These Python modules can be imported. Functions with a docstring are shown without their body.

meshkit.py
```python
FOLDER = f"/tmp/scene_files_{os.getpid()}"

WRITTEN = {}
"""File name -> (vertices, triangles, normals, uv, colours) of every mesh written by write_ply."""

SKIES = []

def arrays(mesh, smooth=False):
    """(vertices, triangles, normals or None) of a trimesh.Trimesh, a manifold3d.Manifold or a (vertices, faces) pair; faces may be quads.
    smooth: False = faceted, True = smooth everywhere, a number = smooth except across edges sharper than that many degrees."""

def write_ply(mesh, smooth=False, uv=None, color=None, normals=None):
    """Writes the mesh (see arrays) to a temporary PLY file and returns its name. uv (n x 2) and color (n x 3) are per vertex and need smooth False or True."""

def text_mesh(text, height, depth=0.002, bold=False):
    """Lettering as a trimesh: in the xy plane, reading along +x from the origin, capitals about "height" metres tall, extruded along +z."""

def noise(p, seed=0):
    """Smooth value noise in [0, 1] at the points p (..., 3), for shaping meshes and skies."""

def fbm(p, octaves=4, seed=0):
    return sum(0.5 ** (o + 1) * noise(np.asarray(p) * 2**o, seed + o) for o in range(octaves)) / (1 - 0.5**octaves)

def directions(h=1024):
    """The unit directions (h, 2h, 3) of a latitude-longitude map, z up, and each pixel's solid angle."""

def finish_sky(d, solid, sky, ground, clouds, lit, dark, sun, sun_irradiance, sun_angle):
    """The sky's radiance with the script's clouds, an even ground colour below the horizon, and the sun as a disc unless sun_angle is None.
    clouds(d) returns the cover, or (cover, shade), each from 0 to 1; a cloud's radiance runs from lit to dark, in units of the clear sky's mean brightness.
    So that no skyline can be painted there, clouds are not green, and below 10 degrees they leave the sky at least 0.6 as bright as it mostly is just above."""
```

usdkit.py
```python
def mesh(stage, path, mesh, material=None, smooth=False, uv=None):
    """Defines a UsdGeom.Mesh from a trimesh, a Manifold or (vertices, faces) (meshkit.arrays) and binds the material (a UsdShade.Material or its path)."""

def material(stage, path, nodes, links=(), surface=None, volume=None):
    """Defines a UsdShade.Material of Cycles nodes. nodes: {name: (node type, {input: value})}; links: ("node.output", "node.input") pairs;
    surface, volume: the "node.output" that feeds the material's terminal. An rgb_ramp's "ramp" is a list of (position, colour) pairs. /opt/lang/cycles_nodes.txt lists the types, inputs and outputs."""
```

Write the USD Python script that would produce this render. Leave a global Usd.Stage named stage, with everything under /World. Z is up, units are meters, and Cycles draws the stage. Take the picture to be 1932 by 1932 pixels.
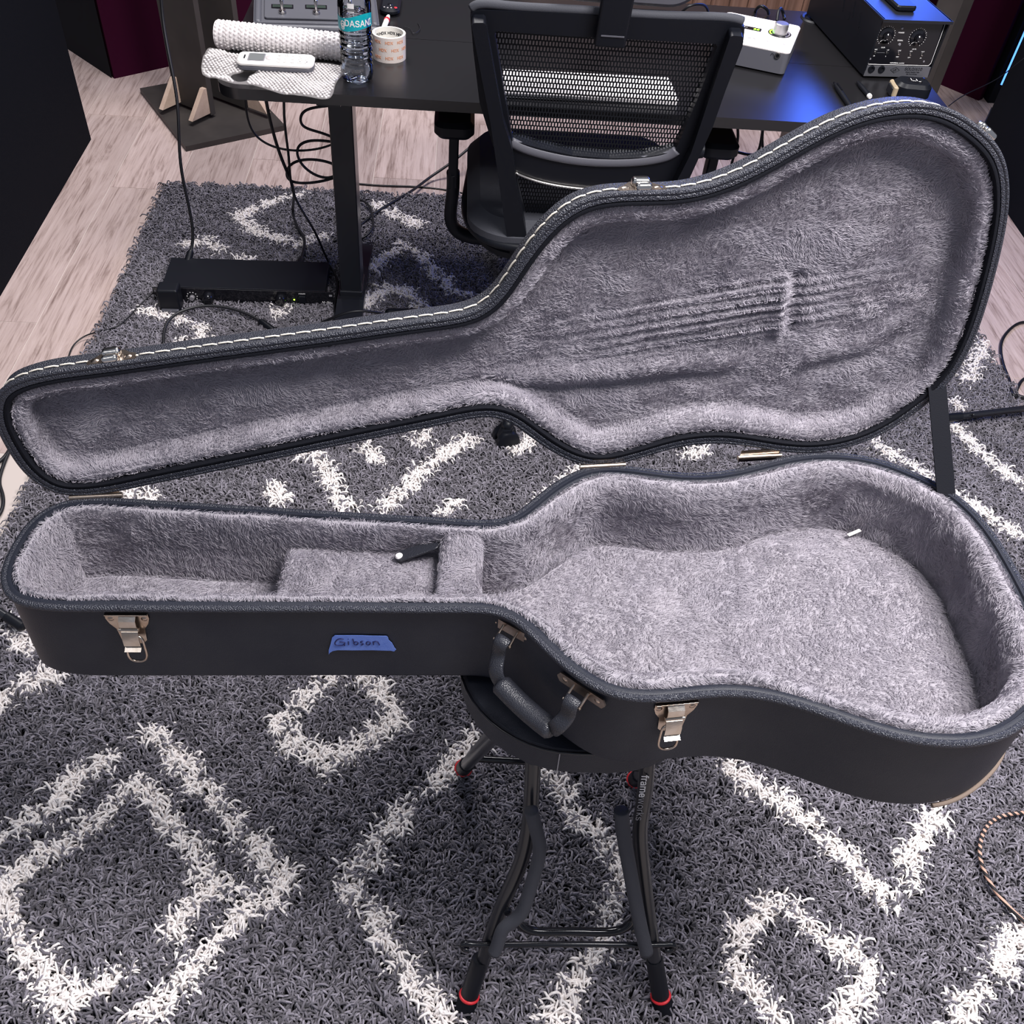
import math, random
import numpy as np, trimesh, usdkit, meshkit
from manifold3d import Manifold, CrossSection
from shapely.geometry import Polygon, LineString, Point
from scipy.interpolate import CubicSpline
from scipy.spatial import Delaunay, cKDTree
from pxr import Usd, UsdGeom, UsdLux, UsdShade, Gf, Sdf, Vt

random.seed(7)
rng = np.random.default_rng(7)
stage = Usd.Stage.CreateInMemory()
UsdGeom.SetStageUpAxis(stage, 'Z')
UsdGeom.SetStageMetersPerUnit(stage, 1.0)
UsdGeom.Xform.Define(stage, '/World')

# ------------------------------------------------------------------ camera
CZ = 1.52                                   # camera height
PITCH, ROLL, FL = 0.8115781, 0.1049076, 1780.0   # down tilt, roll, focal length in pixels of the 1932 frame
_f = np.array([0, math.cos(PITCH), -math.sin(PITCH)])
_u = np.array([0, math.sin(PITCH), math.cos(PITCH)])
_r = np.array([1.0, 0, 0])
CR = math.cos(ROLL) * _r + math.sin(ROLL) * _u
CU = -math.sin(ROLL) * _r + math.cos(ROLL) * _u
CF = _f
CAM = np.array([0, 0, CZ])
cam = UsdGeom.Camera.Define(stage, '/World/camera')
cam.CreateHorizontalApertureAttr(36.0)
cam.CreateVerticalApertureAttr(36.0)
cam.CreateFocalLengthAttr(36.0 * FL / 1932)
cam.CreateClippingRangeAttr(Gf.Vec2f(0.02, 100))
cam.AddTransformOp().Set(Gf.Matrix4d(*CR, 0, *CU, 0, *(-CF), 0, *CAM, 1))
EXPOSURE = 1.1
cam.CreateExposureAttr(EXPOSURE)

# ------------------------------------------------------------------ light
def rect_light(name, pos, target, w, h, power, color=(1, 1, 1), spread=None):
    l = UsdLux.RectLight.Define(stage, '/World/' + name)
    l.CreateWidthAttr(w); l.CreateHeightAttr(h)
    l.CreateIntensityAttr(power); l.CreateColorAttr(Gf.Vec3f(*color))
    p, t = np.array(pos, float), np.array(target, float)
    z = p - t; z /= np.linalg.norm(z)
    x = np.cross([0, 1, 0] if abs(z[2]) > .9 else [0, 0, 1], z); x /= np.linalg.norm(x)
    y = np.cross(z, x)
    l.AddTransformOp().Set(Gf.Matrix4d(*x, 0, *y, 0, *z, 0, *p, 1))
    return l
WHITE = (1.0, 0.965, 0.965)
rect_light('ceiling_light_main', (0.95, 0.63, 2.62), (0.95, 0.63, 0), 1.0, 0.7, 24.0, WHITE)  # out of view, placed to light the case and shade the upper lid lining
rect_light('ceiling_light_rear', (-0.55, 2.75, 2.62), (-0.55, 2.75, 0), 1.2, 0.6, 13.0, WHITE)  # out of view, placed to light the floor and desk at the back
rect_light('ceiling_light_side', (-1.1, 0.2, 2.62), (-1.1, 0.2, 0), 0.6, 0.6, 1.4, WHITE)  # out of view, weak light from the left onto the lid and rug
rect_light('blue_wall_wash', (1.03, 3.40, 1.20), (0.75, 2.2, 0.95), 0.36, 0.6, 6.5, (0.06, 0.16, 1.0))  # out of view, placed for the blue reflection on desk and preamp top
dome = UsdLux.DomeLight.Define(stage, '/World/ambient')
dome.CreateIntensityAttr(0.05); dome.CreateColorAttr(Gf.Vec3f(0.75, 0.82, 1.0))

# ------------------------------------------------------------------ picture geometry helpers
def ray(x, y): return ((x - 966) * CR - (y - 966) * CU) / FL + CF
def at(x, y, z):
    d = ray(x, y); return CAM + d * ((z - CZ) / d[2])
def atpl(x, y, o, n):
    d = ray(x, y); o = np.asarray(o, float); return CAM + d * (np.dot(o - CAM, n) / np.dot(d, n))
def px(P):
    P = np.asarray(P, float) - CAM; d = P @ CF
    return np.stack([966 + FL * (P @ CR) / d, 966 - FL * (P @ CU) / d], -1)
def atv(x, y, P):                            # on the upright plane through P that faces the camera
    n = np.array([P[0], P[1], 0.0]); n /= np.linalg.norm(n); return atpl(x, y, P, n)
YAW = 0.105
E1 = np.array([math.cos(YAW), math.sin(YAW), 0]); E2 = np.array([-math.sin(YAW), math.cos(YAW), 0]); EZ = np.array([0, 0, 1.0])
def uv(P): P = np.asarray(P, float); return np.array([P @ E1, P @ E2])
def W(u, v, z=0.0): return u * E1 + v * E2 + z * EZ

# ------------------------------------------------------------------ stage helpers
used, origin = {}, {}
def numbered(parent, name):
    k = used.get((parent, name), 0); used[(parent, name)] = k + 1
    return name if k == 0 else f'{name}_{k:03d}'
def tag(p, label=None, cat=None, group=None, kind=None):
    p = p.GetPrim() if hasattr(p, 'GetPrim') else p
    for k, v in (('label', label), ('category', cat), ('group', group), ('kind', kind)):
        if v: p.SetCustomDataByKey(k, v)
    return p
def thing(name, label=None, cat=None, loc=(0, 0, 0), group=None, kind=None):
    path = '/World/' + numbered('/World', name)
    x = UsdGeom.Xform.Define(stage, path)
    loc = np.asarray(loc, float)
    x.AddTranslateOp().Set(Gf.Vec3d(*map(float, loc)))
    origin[path] = loc
    tag(x, label, cat, group, kind)
    return path
def V3(m):
    if hasattr(m, 'to_mesh'):
        q = m.to_mesh(); return trimesh.Trimesh(q.vert_properties[:, :3], q.tri_verts, process=False)
    return m
def obj(name, mesh, mat, parent='/World', smooth=30, label=None, cat=None, group=None, kind=None):
    path = parent + '/' + numbered(parent, name)
    o = origin.get(parent, np.zeros(3))
    m = V3(mesh)
    if isinstance(m, (list, tuple)) and not isinstance(m[0], np.ndarray):
        m = trimesh.util.concatenate([V3(q) for q in m])
    if isinstance(m, trimesh.Trimesh):
        m = trimesh.Trimesh(np.asarray(m.vertices) - o, m.faces, process=False)
    else:
        m = (np.asarray(m[0]) - o, m[1])
    prim = usdkit.mesh(stage, path, m, mat, smooth=smooth)
    origin[path] = o
    tag(prim, label, cat, group, kind)
    return path

# ------------------------------------------------------------------ mesh helpers
def frame(o, x, y, z): 
    M = np.eye(4); M[:3, 0], M[:3, 1], M[:3, 2], M[:3, 3] = x, y, z, o; return M
def tf(m, M):
    m = V3(m).copy(); m.apply_transform(M); return m
def box(o, x, y, z, sx, sy, sz, r=0.0, seg=3):
    """a box of full size sx, sy, sz centred at o with axes x, y, z; r rounds its edges"""
    if r <= 0: m = trimesh.creation.box([sx, sy, sz])
    else:
        r = min(r, .499 * min(sx, sy, sz)); q = []
        for a in (-1, 1):
            for b in (-1, 1):
                for c in (-1, 1):
                    q.append(Manifold.sphere(r, 4 * seg).translate([a * (sx / 2 - r), b * (sy / 2 - r), c * (sz / 2 - r)]))
        m = V3(Manifold.batch_hull(q))
    return tf(m, frame(o, x, y, z))
def ubox(o, sx, sy, sz, r=0.0, seg=3): return box(o, E1, E2, EZ, sx, sy, sz, r, seg)
def slab(o, x, y, z, sx, sy, sz, rc, edge=0.0):
    """a plate with round corners rc (in its plane) and small bevel on top and bottom, base centre at o"""
    rc = min(rc, .499 * min(sx, sy))
    cs = CrossSection.square([sx - 2 * rc, sy - 2 * rc], True).offset(rc, circular_segments=32)
    if edge <= 0: m = Manifold.extrude(cs, sz)
    else:
        c2 = CrossSection.square([sx - 2 * rc, sy - 2 * rc], True).offset(max(rc - edge, 1e-4), circular_segments=32)
        m = Manifold.batch_hull([Manifold.extrude(cs, sz - 2 * edge).translate([0, 0, edge]), Manifold.extrude(c2, sz)])
    return tf(m, frame(o, x, y, z))
def prism(poly, h, o, x, y, z):
    p = Polygon(poly) if not isinstance(poly, Polygon) else poly
    m = trimesh.creation.extrude_polygon(p, h, engine='earcut')
    return tf(m, frame(o, x, y, z))
def spline(pts, n, closed=False):
    p = np.asarray(pts, float)
    if closed: p = np.vstack([p, p[:1]])
    t = np.r_[0, np.cumsum(np.maximum(np.linalg.norm(np.diff(p, axis=0), axis=1), 1e-9) ** .6)]
    c = CubicSpline(t, p, bc_type='periodic' if closed else 'natural')
    return c(np.linspace(0, t[-1], n, endpoint=not closed))
def tube(p, r, sides=8, closed=False, caps=True, flat=None):
    p = np.asarray(p, float); n = len(p)
    t = (np.roll(p, -1, 0) - np.roll(p, 1, 0)) if closed else np.gradient(p, axis=0)
    t /= np.linalg.norm(t, axis=1, keepdims=True) + 1e-12
    a = np.cross(t[0], [0, 0, 1.0] if abs(t[0][2]) < .9 else [1.0, 0, 0]); a /= np.linalg.norm(a)
    A = [a]
    for i in range(1, n):
        a = A[-1] - t[i] * (A[-1] @ t[i]); A.append(a / (np.linalg.norm(a) + 1e-12))
    A = np.array(A); B = np.cross(t, A)
    ang = np.arange(sides) * 2 * np.pi / sides
    r = np.broadcast_to(r, (n,))
    fl = (1, 1) if flat is None else flat
    v = p[:, None] + r[:, None, None] * (fl[0] * np.cos(ang)[None, :, None] * A[:, None] + fl[1] * np.sin(ang)[None, :, None] * B[:, None])
    f = []
    m = n if closed else n - 1
    i, j = np.meshgrid(np.arange(m), np.arange(sides), indexing='ij')
    i2, j2 = (i + 1) % n, (j + 1) % sides
    q = np.stack([i * sides + j, i * sides + j2, i2 * sides + j2, i2 * sides + j], -1).reshape(-1, 4)
    f = np.vstack([q[:, [0, 1, 2]], q[:, [0, 2, 3]]])
    v = v.reshape(-1, 3)
    if caps and not closed:
        v = np.vstack([v, p[0], p[-1]]); c0, c1 = len(v) - 2, len(v) - 1
        k = np.arange(sides); k2 = (k + 1) % sides
        f = np.vstack([f, np.stack([k2, k, np.full(sides, c0)], 1), np.stack([(n - 1) * sides + k, (n - 1) * sides + k2, np.full(sides, c1)], 1)])
    return trimesh.Trimesh(v, f, process=False)
def lathe(prof, o, z=EZ, x=None, n=40):
    """profile [(r, h)] turned about z at o"""
    prof = np.asarray(prof, float)
    m = trimesh.creation.revolve(prof, sections=n)
    z = np.asarray(z, float) / np.linalg.norm(z)
    if x is None:
        x = np.cross([0, 1, 0] if abs(z[1]) < .9 else [1, 0, 0], z)
    x = np.asarray(x, float); x = x - z * (x @ z); x /= np.linalg.norm(x)
    return tf(m, frame(o, x, np.cross(z, x), z))
def rod(a, b, r, sides=12): return tube(np.array([a, b], float), r, sides)
def loft(rings, closed_end=None, start_cap=False):
    """rings: list of (n, 3), joined in order"""
    n = len(rings[0]); v = np.vstack(rings)
    m = len(rings)
    i, j = np.meshgrid(np.arange(m - 1), np.arange(n), indexing='ij'); j2 = (j + 1) % n
    q = np.stack([i * n + j, i * n + j2, (i + 1) * n + j2, (i + 1) * n + j], -1).reshape(-1, 4)
    return v, np.vstack([q[:, [0, 1, 2]], q[:, [0, 2, 3]]])
def text(s, h, o, x, y, depth=0.0004, bold=False, center=True):
    m = meshkit.text_mesh(s, h, depth, bold)
    if center:
        b = m.bounds; m.apply_translation([-(b[0][0] + b[1][0]) / 2, -(b[0][1] + b[1][1]) / 2, 0])
    x = np.asarray(x, float) / np.linalg.norm(x); y = np.asarray(y, float); y = y - x * (x @ y); y /= np.linalg.norm(y)
    return tf(m, frame(o, x, y, np.cross(x, y)))

# ------------------------------------------------------------------ materials
def lin(r, g, b):
    c = np.array([r, g, b]) / 255.0
    return tuple(np.where(c <= .04045, c / 12.92, ((c + .055) / 1.055) ** 2.4))
LK = '/World/Looks/'
UsdGeom.Scope.Define(stage, '/World/Looks')
def mat(name, color, rough=.5, metal=0.0, bump=None, var=None, coat=0.0, spec=None, emit=None, sheen=0.0, extra=None, island=0.0):
    """color varies by var = (other colour, scale, detail); bump = (scale, distance, strength)"""
    P = {'base_color': color, 'roughness': rough, 'metallic': metal}
    if coat: P['coat_weight'] = coat; P['coat_roughness'] = .15
    if spec is not None: P['specular_ior_level'] = spec
    if sheen: P['sheen_weight'] = sheen; P['sheen_roughness'] = .5
    if emit: P['emission_color'] = emit[0]; P['emission_strength'] = emit[1]
    nodes = {'p': ('principled_bsdf', P), 'c': ('texture_coordinate', {})}
    links = []
    if var:
        nodes['n'] = ('noise_texture', {'scale': var[1], 'detail': var[2], 'roughness': .6})
        nodes['r'] = ('rgb_ramp', {'ramp': [(.3, color), (.7, var[0])]})
        links += [('c.object', 'n.vector'), ('n.fac', 'r.fac'), ('r.color', 'p.base_color')]
    if island:
        nodes['g'] = ('geometry', {}); nodes['ir'] = ('map_range', {'to_min': 1 - island, 'to_max': 1 + island})
        nodes['hs'] = ('hsv', {'color': color})
        links += [('g.random_per_island', 'ir.value'), ('ir.result', 'hs.value'), ('hs.color', 'p.base_color')]
    if bump:
        nodes['bn'] = ('noise_texture', {'scale': bump[0], 'detail': 3.0})
        nodes['b'] = ('bump', {'distance': bump[1], 'strength': bump[2]})
        links += [('c.object', 'bn.vector'), ('bn.fac', 'b.height'), ('b.normal', 'p.normal')]
    if extra: extra(nodes, links)
    return usdkit.material(stage, LK + name, nodes, links, surface='p.BSDF')

M = {}
M['leatherette'] = mat('leatherette', (.011, .0135, .024), .5, spec=.32, bump=(900, .0006, .6), var=((.022, .024, .033), 12, 3))
def pebble(nodes, links):
    nodes['v'] = ('voronoi_texture', {'scale': 620.0}); nodes['vb'] = ('bump', {'distance': .0012, 'strength': 1.0, 'invert': True})
    links += [('c.object', 'v.vector'), ('v.distance', 'vb.height'), ('vb.normal', 'p.normal')]
M['pebble'] = mat('pebbled_leatherette', (.028, .03, .042), .38, extra=pebble)
M['plush'] = mat('plush', (.31, .29, .33), .95, sheen=.2, var=((.37, .345, .38), 18, 4), bump=(700, .002, .7))
M['plush_hair'] = mat('plush_hair', (.47, .44, .485), .85, spec=.15, var=((.31, .29, .335), 24, 4))
M['thread'] = mat('thread', (.78, .72, .62), .7)
M['nickel'] = mat('worn_nickel', (.50, .43, .37), .28, 1.0, var=((.34, .25, .19), 60, 4), bump=(150, .0006, .25))
M['lever'] = mat('lever_metal', (.50, .46, .42), .26, 1.0, var=((.42, .36, .30), 70, 3), bump=(220, .0006, .3))
M['chrome'] = mat('chrome', (.62, .59, .56), .18, 1.0)
M['black'] = mat('black_plastic', (.006, .007, .011), .42, spec=.28, bump=(1500, .0003, .3))
M['black_matte'] = mat('black_matte', (.005, .0055, .009), .8, spec=.15, bump=(600, .0008, .4))
M['black_metal'] = mat('black_metal', (.012, .013, .018), .32, coat=.2)
M['black_gloss'] = mat('black_gloss', (.008, .008, .011), .12)
M['preamp_top'] = mat('preamp_top', (.012, .013, .018), .42, spec=.4, bump=(1500, .0003, .3))
M['foam'] = mat('foam_rubber', (.048, .05, .062), .75, bump=(900, .0008, .5))
M['vinyl'] = mat('vinyl', (.02, .021, .028), .32, extra=lambda n, l: (n.update({'v': ('voronoi_texture', {'scale': 800.0}), 'vb': ('bump', {'distance': .0006, 'strength': .7})}), l.extend([('c.object', 'v.vector'), ('v.distance', 'vb.height'), ('vb.normal', 'p.normal')])))
M['red'] = mat('red_rubber', (.62, .02, .03), .4)
def yarn(col):
    def f(nodes, links):
        nodes['at'] = ('attribute', {'attribute': 'tone'}); nodes['mc'] = ('mix', {'mix_type': 'multiply', 'fac': 1.0, 'color1': col})
        links += [('at.color', 'mc.color2'), ('mc.color', 'p.base_color')]
    return f
M['rug_grey'] = mat('rug_grey', (.40, .37, .43), .9, sheen=.2, spec=.15, extra=yarn((.31, .288, .335)))
M['rug_white'] = mat('rug_white', (.90, .84, .81), .9, sheen=.2, spec=.15, extra=yarn((.93, .875, .85)))
M['rug_back'] = mat('rug_backing', (.045, .042, .05), .95)
M['wall'] = mat('wall_paint', (.035, .034, .04), .85, bump=(60, .002, .2))
M['ceiling'] = mat('ceiling_paint', (.25, .24, .24), .9)
M['panel_black'] = mat('panel_black', (.004, .0047, .008), .9, spec=.1, bump=(900, .001, .5))
M['maroon'] = mat('maroon_fabric', (.030, .0012, .013), .85, spec=.1, bump=(900, .001, .5))
M['stand'] = mat('stand_paint', (.032, .027, .026), .55, var=((.055, .047, .044), 6, 5), bump=(80, .001, .2))
M['rawwood'] = mat('raw_wood', (.62, .47, .38), .6, var=((.5, .36, .28), 30, 4))
M['desk'] = mat('desk_laminate', (.013, .0125, .014), .25, bump=(700, .0003, .25), spec=.6)
M['silver'] = mat('brushed_silver', (.17, .17, .19), .45, .6, bump=(500, .0004, .3))
M['white_metal'] = mat('white_metal', (.85, .80, .79), .35)
M['knob_silver'] = mat('knob_silver', (.62, .60, .60), .35, .9)
M['white_plastic'] = mat('white_plastic', (.80, .77, .74), .35)
M['grey_plastic'] = mat('grey_plastic', (.11, .11, .13), .45, bump=(900, .0004, .4))
M['console'] = mat('console_plastic', (.062, .063, .078), .45, bump=(900, .0004, .4))
M['mid_grey'] = mat('mid_grey', (.22, .21, .23), .5)
M['key_grey'] = mat('key_grey', (.50, .46, .46), .5)
M['lcd'] = mat('lcd_screen', (.16, .17, .17), .2)
M['lcd_green'] = mat('lcd_green', (.03, .045, .036), .2)
M['print_white'] = mat('print_white', (.80, .78, .77), .6)
M['print_grey'] = mat('print_grey', (.30, .29, .31), .6)
M['print_black'] = mat('print_black', (.012, .012, .016), .6)
M['ink'] = mat('ink', (.012, .016, .10), .6)
M['tape_blue'] = mat('tape_blue', (.11, .20, .62), .75, var=((.15, .25, .68), 120, 3), bump=(900, .0006, .5))
M['green_led'] = mat('green_led', (.1, .5, .02), .4, emit=((.22, 1.0, .03), 3.0))
M['blue_led'] = mat('blue_led', (.05, .15, .6), .4, emit=((.06, .2, 1.0), 1.6))
M['teal'] = mat('teal_label', (.0, .36, .42), .4)
M['navy'] = mat('navy_print', (.01, .05, .25), .4)
M['orange'] = mat('orange_print', (.72, .32, .18), .6)
M['tape_side'] = mat('tape_side', (.72, .64, .59), .25)
M['frayed'] = mat('frayed_cloth', (.20, .15, .12), .85)
M['cream'] = mat('cream', (.42, .33, .22), .6)
M['cord'] = mat('cord', (.010, .010, .013), .45)
M['bubble'] = mat('bubble_film', (.86, .80, .79), .18, spec=.7, extra=lambda n, l: None)
M['grout'] = mat('grout', (.62, .54, .50), .8)
M['paper'] = mat('paper', (.85, .82, .76), .7)

def braid(nodes, links):
    nodes['v'] = ('wave_texture', {'scale': 42.0, 'wave_type': 'bands', 'bands_direction': 'diagonal'}); nodes['rr'] = ('rgb_ramp', {'ramp': [(.55, (.012, .01, .012)), (.62, (.55, .33, .25))]})
    links += [('c.object', 'v.vector'), ('v.fac', 'rr.fac'), ('rr.color', 'p.base_color')]
M['braid'] = mat('braided_cover', (.02, .02, .02), .7, extra=braid)

def wood(nodes, links):
    nodes.update({'g': ('geometry', {}), 'oi': ('object_info', {}),
      'rot': ('mapping', {'rotation': (0, 0, -YAW), 'scale': (1, 1, 1)}),
      'mul': ('vector_math', {'math_type': 'scale', 'vector1': (13.1, 7.7, 3.3)}),
      'add': ('vector_math', {'math_type': 'add'}),
      'mp': ('mapping', {'scale': (14.0, 1.5, 1.0)}),
      'n1': ('noise_texture', {'scale': 1.6, 'detail': 7.0, 'roughness': .66, 'distortion': 2.2}),
      'mp2': ('mapping', {'scale': (85.0, 3.0, 1.0)}),
      'n2': ('noise_texture', {'scale': 2.0, 'detail': 4.0, 'roughness': .6, 'distortion': .5}),
      'mx': ('mix_float', {'fac': .4}),
      'ramp': ('rgb_ramp', {'ramp': [(.32, (.20, .135, .12)), (.41, (.38, .28, .255)), (.50, (.55, .425, .395)), (.70, (.68, .545, .515))]}),
      'tone': ('hsv', {}), 'tr': ('map_range', {'to_min': .82, 'to_max': 1.08}),
      'bb': ('bump', {'distance': .001, 'strength': .3})})
    links += [('g.position', 'rot.vector'), ('oi.random', 'mul.scale'), ('rot.vector', 'add.vector1'), ('mul.vector', 'add.vector2'),
      ('add.vector', 'mp.vector'), ('mp.vector', 'n1.vector'), ('add.vector', 'mp2.vector'), ('mp2.vector', 'n2.vector'),
      ('n1.fac', 'mx.a'), ('n2.fac', 'mx.b'), ('mx.result', 'ramp.fac'), ('oi.random', 'tr.value'), ('tr.result', 'tone.value'), ('ramp.color', 'tone.color'),
      ('tone.color', 'p.base_color'), ('mx.result', 'bb.height'), ('bb.normal', 'p.normal')]
M['plank'] = mat('wood_plank', (.6, .48, .44), .38, extra=wood)
def slatwood(nodes, links):
    nodes.update({'mp': ('mapping', {'scale': (30.0, 30.0, 2.0)}), 'n1': ('noise_texture', {'scale': 1.5, 'detail': 5.0}),
      'ramp': ('rgb_ramp', {'ramp': [(.3, (.16, .09, .065)), (.7, (.34, .21, .16))]})})
    links += [('c.object', 'mp.vector'), ('mp.vector', 'n1.vector'), ('n1.fac', 'ramp.fac'), ('ramp.color', 'p.base_color')]
M['slat'] = mat('slat_wood', (.3, .2, .15), .5, extra=slatwood)

# woven chair mesh: a cut-out of staggered slots
usdkit.material(stage, LK + 'chair_mesh', {
    'c': ('texture_coordinate', {}),
    'uv': ('uvmap', {'attribute': 'st'}),
    'b': ('brick_texture', {'scale': 1.0, 'brick_width': .0060, 'row_height': .0104, 'mortar_size': .00150, 'mortar_smooth': .15, 'offset': .5, 'offset_frequency': 2,
                            'color1': (1, 1, 1), 'color2': (1, 1, 1), 'mortar': (0, 0, 0)}),
    't': ('transparent_bsdf', {'color': (.9, .9, .92)}), 'd': ('principled_bsdf', {'base_color': (.007, .008, .011), 'roughness': .6, 'specular_ior_level': .25}),
    'm': ('mix_closure', {})},
    [('uv.UV', 'b.vector'), ('b.fac', 'm.fac'), ('t.BSDF', 'm.closure1'), ('d.BSDF', 'm.closure2')], surface='m.closure')
M['chair_mesh'] = LK + 'chair_mesh'
usdkit.material(stage, LK + 'clear_plastic', {
    'f': ('fresnel', {'IOR': 1.5}), 't': ('transparent_bsdf', {'color': (.96, .97, .98)}), 'g': ('glossy_bsdf', {'roughness': .04, 'color': (1, 1, 1)}), 'm': ('mix_closure', {})},
    [('f.fac', 'm.fac'), ('t.BSDF', 'm.closure1'), ('g.BSDF', 'm.closure2')], surface='m.closure')
M['clear'] = LK + 'clear_plastic'
usdkit.material(stage, LK + 'water', {'g': ('glass_bsdf', {'IOR': 1.33, 'roughness': 0.0, 'color': (.97, .98, 1.0)})}, [], surface='g.BSDF')
M['water'] = LK + 'water'
usdkit.material(stage, LK + 'bubble_wrap', {
    'p': ('principled_bsdf', {'base_color': (.85, .80, .79), 'roughness': .15, 'specular_ior_level': .8}), 't': ('transparent_bsdf', {'color': (.95, .95, .95)}), 'm': ('mix_closure', {'fac': .14})},
    [('t.BSDF', 'm.closure1'), ('p.BSDF', 'm.closure2')], surface='m.closure')
M['wrap'] = LK + 'bubble_wrap'
usdkit.material(stage, LK + 'bubble_dome', {
    'p': ('principled_bsdf', {'base_color': (.88, .83, .82), 'roughness': .1, 'specular_ior_level': 1.0}), 't': ('transparent_bsdf', {'color': (.95, .95, .95)}), 'm': ('mix_closure', {'fac': .68})},
    [('t.BSDF', 'm.closure1'), ('p.BSDF', 'm.closure2')], surface='m.closure')
M['dome'] = LK + 'bubble_dome'
# ================================================================== the room
RUGZ = 0.026
DZ = 0.70
fl = thing('floor', 'pale wood-look plank tile floor with thin light grout lines around the shaggy rug', 'floor', kind='structure')
obj('grout', ubox(W(0, 2.2, -.011), 6.2, 8.2, .02), M['grout'], fl, smooth=False)
ua = np.mean([uv(at(*q, 0))[0] for q in ((285, 200), (207, 353), (55, 644))])       # one long joint
PW, PL = .2, 1.2
def joint_v(x, y): return uv(at(x, y, 0))[1]
phase = {-1: joint_v(220, 218), 0: joint_v(255, 355), 2: joint_v(517, 302), 1: joint_v(517, 302) - .55}
for c in range(-9, 20):
    u0 = ua + c * PW
    ph = phase.get(c, (c * .43) % 1.2)
    k0 = math.floor((-1.4 - ph) / PL)
    for k in range(k0, k0 + 6):
        v0, v1 = ph + k * PL, ph + (k + 1) * PL
        if v0 > 5.6: continue
        um, vm = u0 + PW / 2, (v0 + v1) / 2
        # only planks the photo can show (the rug hides the rest)
        if -1.0 < um < 1.25 and v1 < 2.4: continue
        if um < -2.3 and v1 < 1.0 or um > 1.9 and v1 < -.2: continue
        obj('plank', ubox(W(um, vm, -.004), PW - .0024, PL - .0024, .008), M['plank'], fl, smooth=False)
wl = obj('wall_back', ubox(W(0, 5.3, 1.35), 6.2, .1, 2.7), M['wall'], smooth=False, kind='structure', label='dark painted studio wall behind the desk and corner panels')

# big absorber panels and corner panels
def ground_box(name, pts, h, m, label, cat, **k):
    """upright block over the ground polygon pts"""
    return obj(name, prism([p[:2] for p in pts], h, (0, 0, 0), (1, 0, 0), (0, 1, 0), (0, 0, 1)), m, smooth=False, label=label, cat=cat, **k)
g0, g1 = at(172, 263, 0), at(0, 560, 0)
d = (g1 - g0) / np.linalg.norm(g1 - g0); nn = np.array([d[1], -d[0], 0]); nn = nn if nn[0] < 0 else -nn
ground_box('acoustic_panel', [g0, g0 + d * 1.9, g0 + d * 1.9 + nn * .5, g0 + nn * .5], 1.9, M['panel_black'], 'tall black fabric acoustic panel standing at the left edge of the picture', 'acoustic panel')
b0, b1, b2 = at(154, 110, 0), at(178, 128, 0), at(213, 149, 0)
e = (b2 - b0) / np.linalg.norm(b2 - b0); en = np.array([-e[1], e[0], 0]); en = en if en[1] > 0 else -en
ground_box('bass_trap', [b0 - e * .4, b2 - e * .006, b0 - e * .4 + en * .30], 2.0, M['black_matte'], 'black bass trap in the far left corner beside the maroon panel', 'bass trap')
m0, m1 = at(214, 149, 0), at(335, 122, 0)
e = (m1 - m0) / np.linalg.norm(m1 - m0); en = np.array([-e[1], e[0], 0])
ground_box('fabric_panel', [m0 + e * .004, m0 + e * 1.15, m0 + e * 1.15 + en * .08, m0 + e * .004 + en * .08], 2.1, M['maroon'], 'dark maroon fabric panel behind the stand on the left', 'acoustic panel')
r0 = at(1846, 190, 0)
e = np.array([-math.cos(.8), math.sin(.8), 0]); en = np.array([math.sin(.8), math.cos(.8), 0])
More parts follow.
